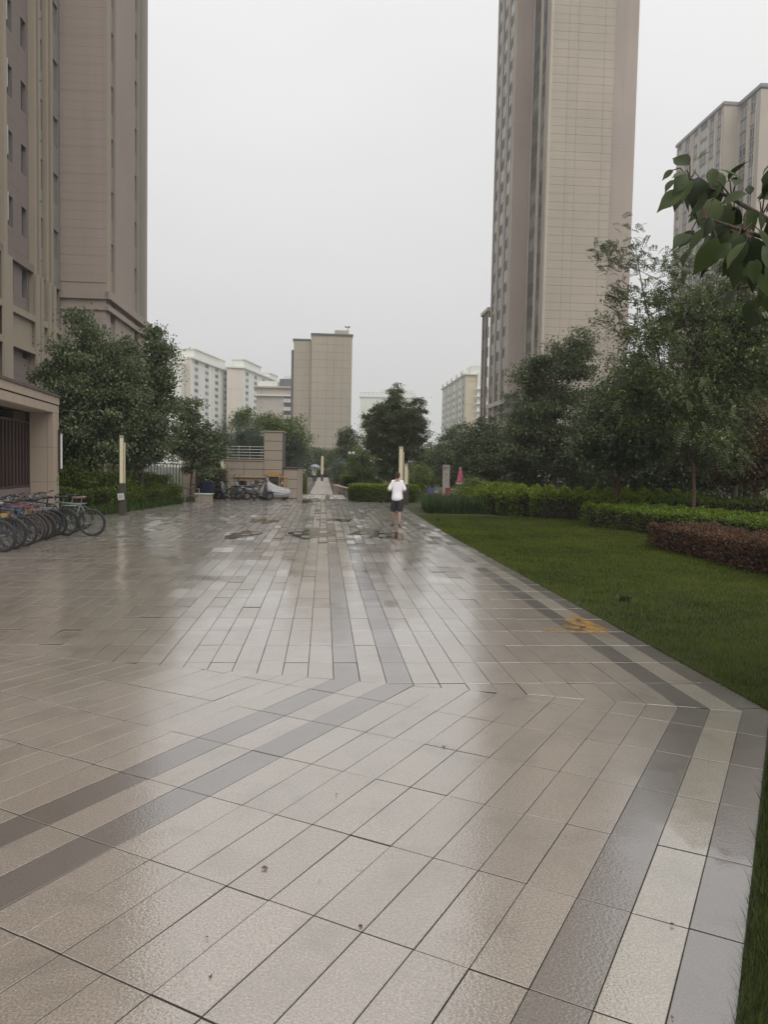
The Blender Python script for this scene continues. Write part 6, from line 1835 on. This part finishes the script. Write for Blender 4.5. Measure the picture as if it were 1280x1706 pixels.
def person(label, loc, rz, skin, hair, shirt, shorts, arms, legs, hem=.53, shoes=(.12, .08, .06), sleeve='short', scale=1.0, shirt_len=.77):
    o = empty('person', loc, rz, label, 'person')
    o.scale = (scale,) * 3
    mS = simple('skin_%d' % int(skin[0] * 100), skin, .55, var=.06)
    V, E, Q = [], [], []
    def ch(pts, rad, start=None):
        prev = start
        for p, r in zip(pts, rad):
            V.append(p); Q.append(r)
            if prev is not None: E.append((prev, len(V) - 1))
            prev = len(V) - 1
        return prev
    ch([(0, 0, .90)], [(.135, .10)])
    ch([(0, .01, 1.05), (0, .02, 1.22), (0, .01, 1.36), (0, .02, 1.45), (0, .035, 1.50), (0, .045, 1.56), (0, .04, 1.62), (0, .03, 1.66)],
       [(.125, .09), (.14, .10), (.13, .085), (.052, .052), (.060, .066), (.072, .088), (.070, .086), (.045, .05)], 0)
    chest = 3
    sh = {}
    for s, (el, wr, hd) in zip((-1, 1), arms):
        ch([(s * .175, .01, 1.385), el, tuple(Vector(el).lerp(Vector(wr), .5)), wr], [.058, .040, .036, .026], chest)
    for s, (kn, an, toe) in zip((-1, 1), legs):
        hip = (s * .085, 0, .84)
        ch([hip, tuple(Vector(hip).lerp(Vector(kn), .5)), kn, tuple(Vector(kn).lerp(Vector(an), .35) + Vector((0, -.015, 0))), an, tuple(Vector(an).lerp(Vector(toe), .5) + Vector((0, 0, -.02))), toe],
           [.088, .078, .058, .060, .038, .038, .030], 0)
    body = skin_mesh('body', V, E, Q, mS)
    hands = [finger_set(wr, Vector(hd) - Vector(wr), (-s * .6, 0, .5), (-s, 0, -.3), mS) for s, (el, wr, hd) in zip((-1, 1), arms)]
    ears = MB()
    for s in (-1, 1): ears.ball((s * .076, .04, 1.575), .026, 8, sx=.4, sy=.7)
    ears.ball((0, .14, 1.57), .018, 8, sy=1.1, sz=1.4)            # nose
    for s in (-1, 1): ears.ball((s * .032, .118, 1.595), .012, 8)  # eyes
    ears.tube([(-.025, .122, 1.53), (.025, .122, 1.53)], .006, 6)   # mouth
    link('body', join_meshes('body', [body] + hands + [ears.mesh('e', mS)], mS), o)
    mh = simple('hair_%d' % int(hair[0] * 100), hair, .8)
    h = MB(); h.ball((0, .025, 1.625), .094, 16, sx=.86, sy=1.03, sz=.80); h.ball((0, -.01, 1.585), .080, 14, sx=.90, sy=.85, sz=.95)
    h.build('hair', mh, o, smooth=True)
    # shirt with sleeves
    mt = simple('shirt_%d' % int(shirt[0] * 100), shirt, .75, var=.08, scale=7, bump=.015, bscale=11)
    V, E, Q = [], [], []
    ch([(0, .01, 1.24)], [(.185, .135)])
    ch([(0, .0, 1.06), (0, -.005, .92), (0, -.01, shirt_len)], [(.175, .135), (.195, .158), (.21, .168)], 0)
    c2 = ch([(0, .01, 1.34), (0, .015, 1.44)], [(.165, .115), (.085, .078)], 0)
    for s, (el, wr, hd) in zip((-1, 1), arms):
        a = Vector((s * .14, .01, 1.385)); e = Vector(el)
        if sleeve == 'short': ch([tuple(a), tuple(a.lerp(e, .3)), tuple(a.lerp(e, .6)), tuple(a.lerp(e, .95))], [.078, .074, .072, .076], c2 - 1)
        else: ch([tuple(a), tuple(e), tuple(e.lerp(Vector(wr), .9))], [.075, .062, .045], c2 - 1)
    link('shirt', skin_mesh('shirt', V, E, Q, mt), o)
    # shorts / trousers
    mp = simple('trousers_%d_%d' % (int(shorts[0] * 1000), int(hem * 100)), shorts, .8, var=.15, scale=5, bump=.012, bscale=9)
    V, E, Q = [], [], []
    ch([(0, -.005, .88)], [(.185, .15)])
    ch([(0, -.003, .97)], [(.165, .125)], 0)
    for s, (kn, an, toe) in zip((-1, 1), legs):
        hip = Vector((s * .095, 0, .80)); k = Vector(kn); a = Vector(an)
        if hem > .4:
            end = hip.lerp(k, (.80 - hem) / (.80 - k.z)); ch([tuple(hip), tuple(hip.lerp(end, .55)), tuple(end)], [.115, .110, .112], 0)
        else: ch([tuple(hip), tuple(k), tuple(k.lerp(a, .92))], [.10, .075, .06], 0)
    link('shorts' if hem > .4 else 'trousers', skin_mesh('shorts', V, E, Q, mp), o)
    ms = simple('shoes_%d' % int(shoes[0] * 100), shoes, .5)
    for s, (kn, an, toe) in zip((-1, 1), legs):
        a, t = Vector(an), Vector(toe); d = (t - a); d.z = 0; d.normalize(); hz = min(a.z - .085, .9)
        b = MB(); n = 12
        fz = lambda q: (a.z - .09) * (1 - q) + (t.z - .03) * q
        secs = [(-.075, .028, .07), (-.04, .040, .085), (.03, .042, .075), (.10, .046, .058), (.15, .040, .045), (.185, .020, .03)]
        sd = Vector((-d.y, d.x, 0))
        for x_, w_, h_ in secs:
            q = (x_ + .07) / .25; c_ = Vector((a.x, a.y, 0)) + d * x_; zb = max(0.0, fz(q))
            for i in range(n):
                an_ = 6.283 * i / n; b.v.append(tuple(c_ + sd * (w_ * math.cos(an_)) + Vector((0, 0, zb + h_ / 2 + h_ / 2 * math.sin(an_)))))
        for i in range(len(secs) - 1):
            for j in range(n): j2 = (j + 1) % n; b.f.append((i*n+j, i*n+j2, (i+1)*n+j2, (i+1)*n+j)); b.m.append(0)
        b.f += [tuple(range(n - 1, -1, -1)), tuple((len(secs) - 1) * n + j for j in range(n))]; b.m += [0, 0]
        b.build('shoe', ms, o, smooth=True)
    return o
g = G(661, 877)
person('man in white t-shirt and black shorts walking away across the wet paving', (g.x, g.y, 0.004), R(2), (.30, .18, .13), (.025, .022, .02), (.80, .78, .80), (.022, .022, .026),
       hem=.44,
       arms=[((-.275, -.02, 1.10), (-.14, .20, 1.14), (-.06, .30, 1.18)), ((.24, -.02, 1.09), (.10, .22, 1.15), (.03, .31, 1.18))],
       legs=[((-.105, .10, .47), (-.105, .20, .10), (-.11, .34, .03)), ((.085, .01, .46), (.075, -.13, .115), (.07, .0, .035))])
g = G(523.5, 804.5)
WU = person('distant walker in white top and dark trousers holding a blue-grey umbrella', (g.x, g.y, 0.004), R(180), (.30, .18, .13), (.025, .022, .02), (.55, .54, .52), (.035, .035, .04),
       arms=[((-.24, .04, 1.10), (-.16, .22, 1.20), (-.13, .28, 1.26)), ((.24, -.02, 1.12), (.24, .10, .92), (.24, .12, .86))],
       legs=[((-.10, .12, .48), (-.10, .22, .09), (-.10, .35, .03)), ((.09, .0, .47), (.09, -.12, .12), (.09, .01, .04))], hem=.1, sleeve='long', scale=.98)
UM = empty('umbrella', (g.x + .1, g.y - .28, 1.2), R(0), 'open blue-grey umbrella above the distant walker', 'umbrella')
b = MB(); n = 16
pr = [(0, .80), (.18, .77), (.36, .70), (.50, .60), (.56, .50)]
for r, z in pr:
    for k_ in range(n):
        a = 6.283 * k_ / n; b.v.append((r * math.cos(a), r * math.sin(a), z - (.02 if k_ % 2 else 0) * r * 2))
for i in range(len(pr) - 1):
    for k_ in range(n): k2 = (k_ + 1) % n; b.f.append((i*n+k_, (i+1)*n+k_, (i+1)*n+k2, i*n+k2)); b.m.append(0)
b.build('canopy', simple('umbrella_cloth', (.20, .25, .29), .4), UM, smooth=True)
b = MB(); b.tube([(0, 0, 0), (0, 0, .86)], .009, 6)
for k_ in range(0, n, 2):
    a = 6.283 * k_ / n; b.tube([(0, 0, .45), (.3 * math.cos(a), .3 * math.sin(a), .70)], .004, 4)
b.build('shaft', M_ALU, UM); MB().tube([(0, 0, -.05), (0, 0, .03)], .016, 8).build('handle', M_BMET, UM)
UM.rotation_euler = (0, R(6), 0)

# ================================================================== HAZE
hz = MB().box(-380, -40, -1.7, 380, 500, 98)
hm = bpy.data.materials.new('haze'); hm.use_nodes = True
t = hm.node_tree; t.nodes.clear()
vo = t.nodes.new('ShaderNodeVolumePrincipled'); oo = t.nodes.new('ShaderNodeOutputMaterial')
vo.inputs['Color'].default_value = (.93, .93, .92, 1)
vo.inputs['Density'].default_value = 0.0009
vo.inputs['Anisotropy'].default_value = 0.35
t.links.new(vo.outputs[0], oo.inputs['Volume'])
h_ = hz.build('haze', hm); h_['kind'] = 'stuff'
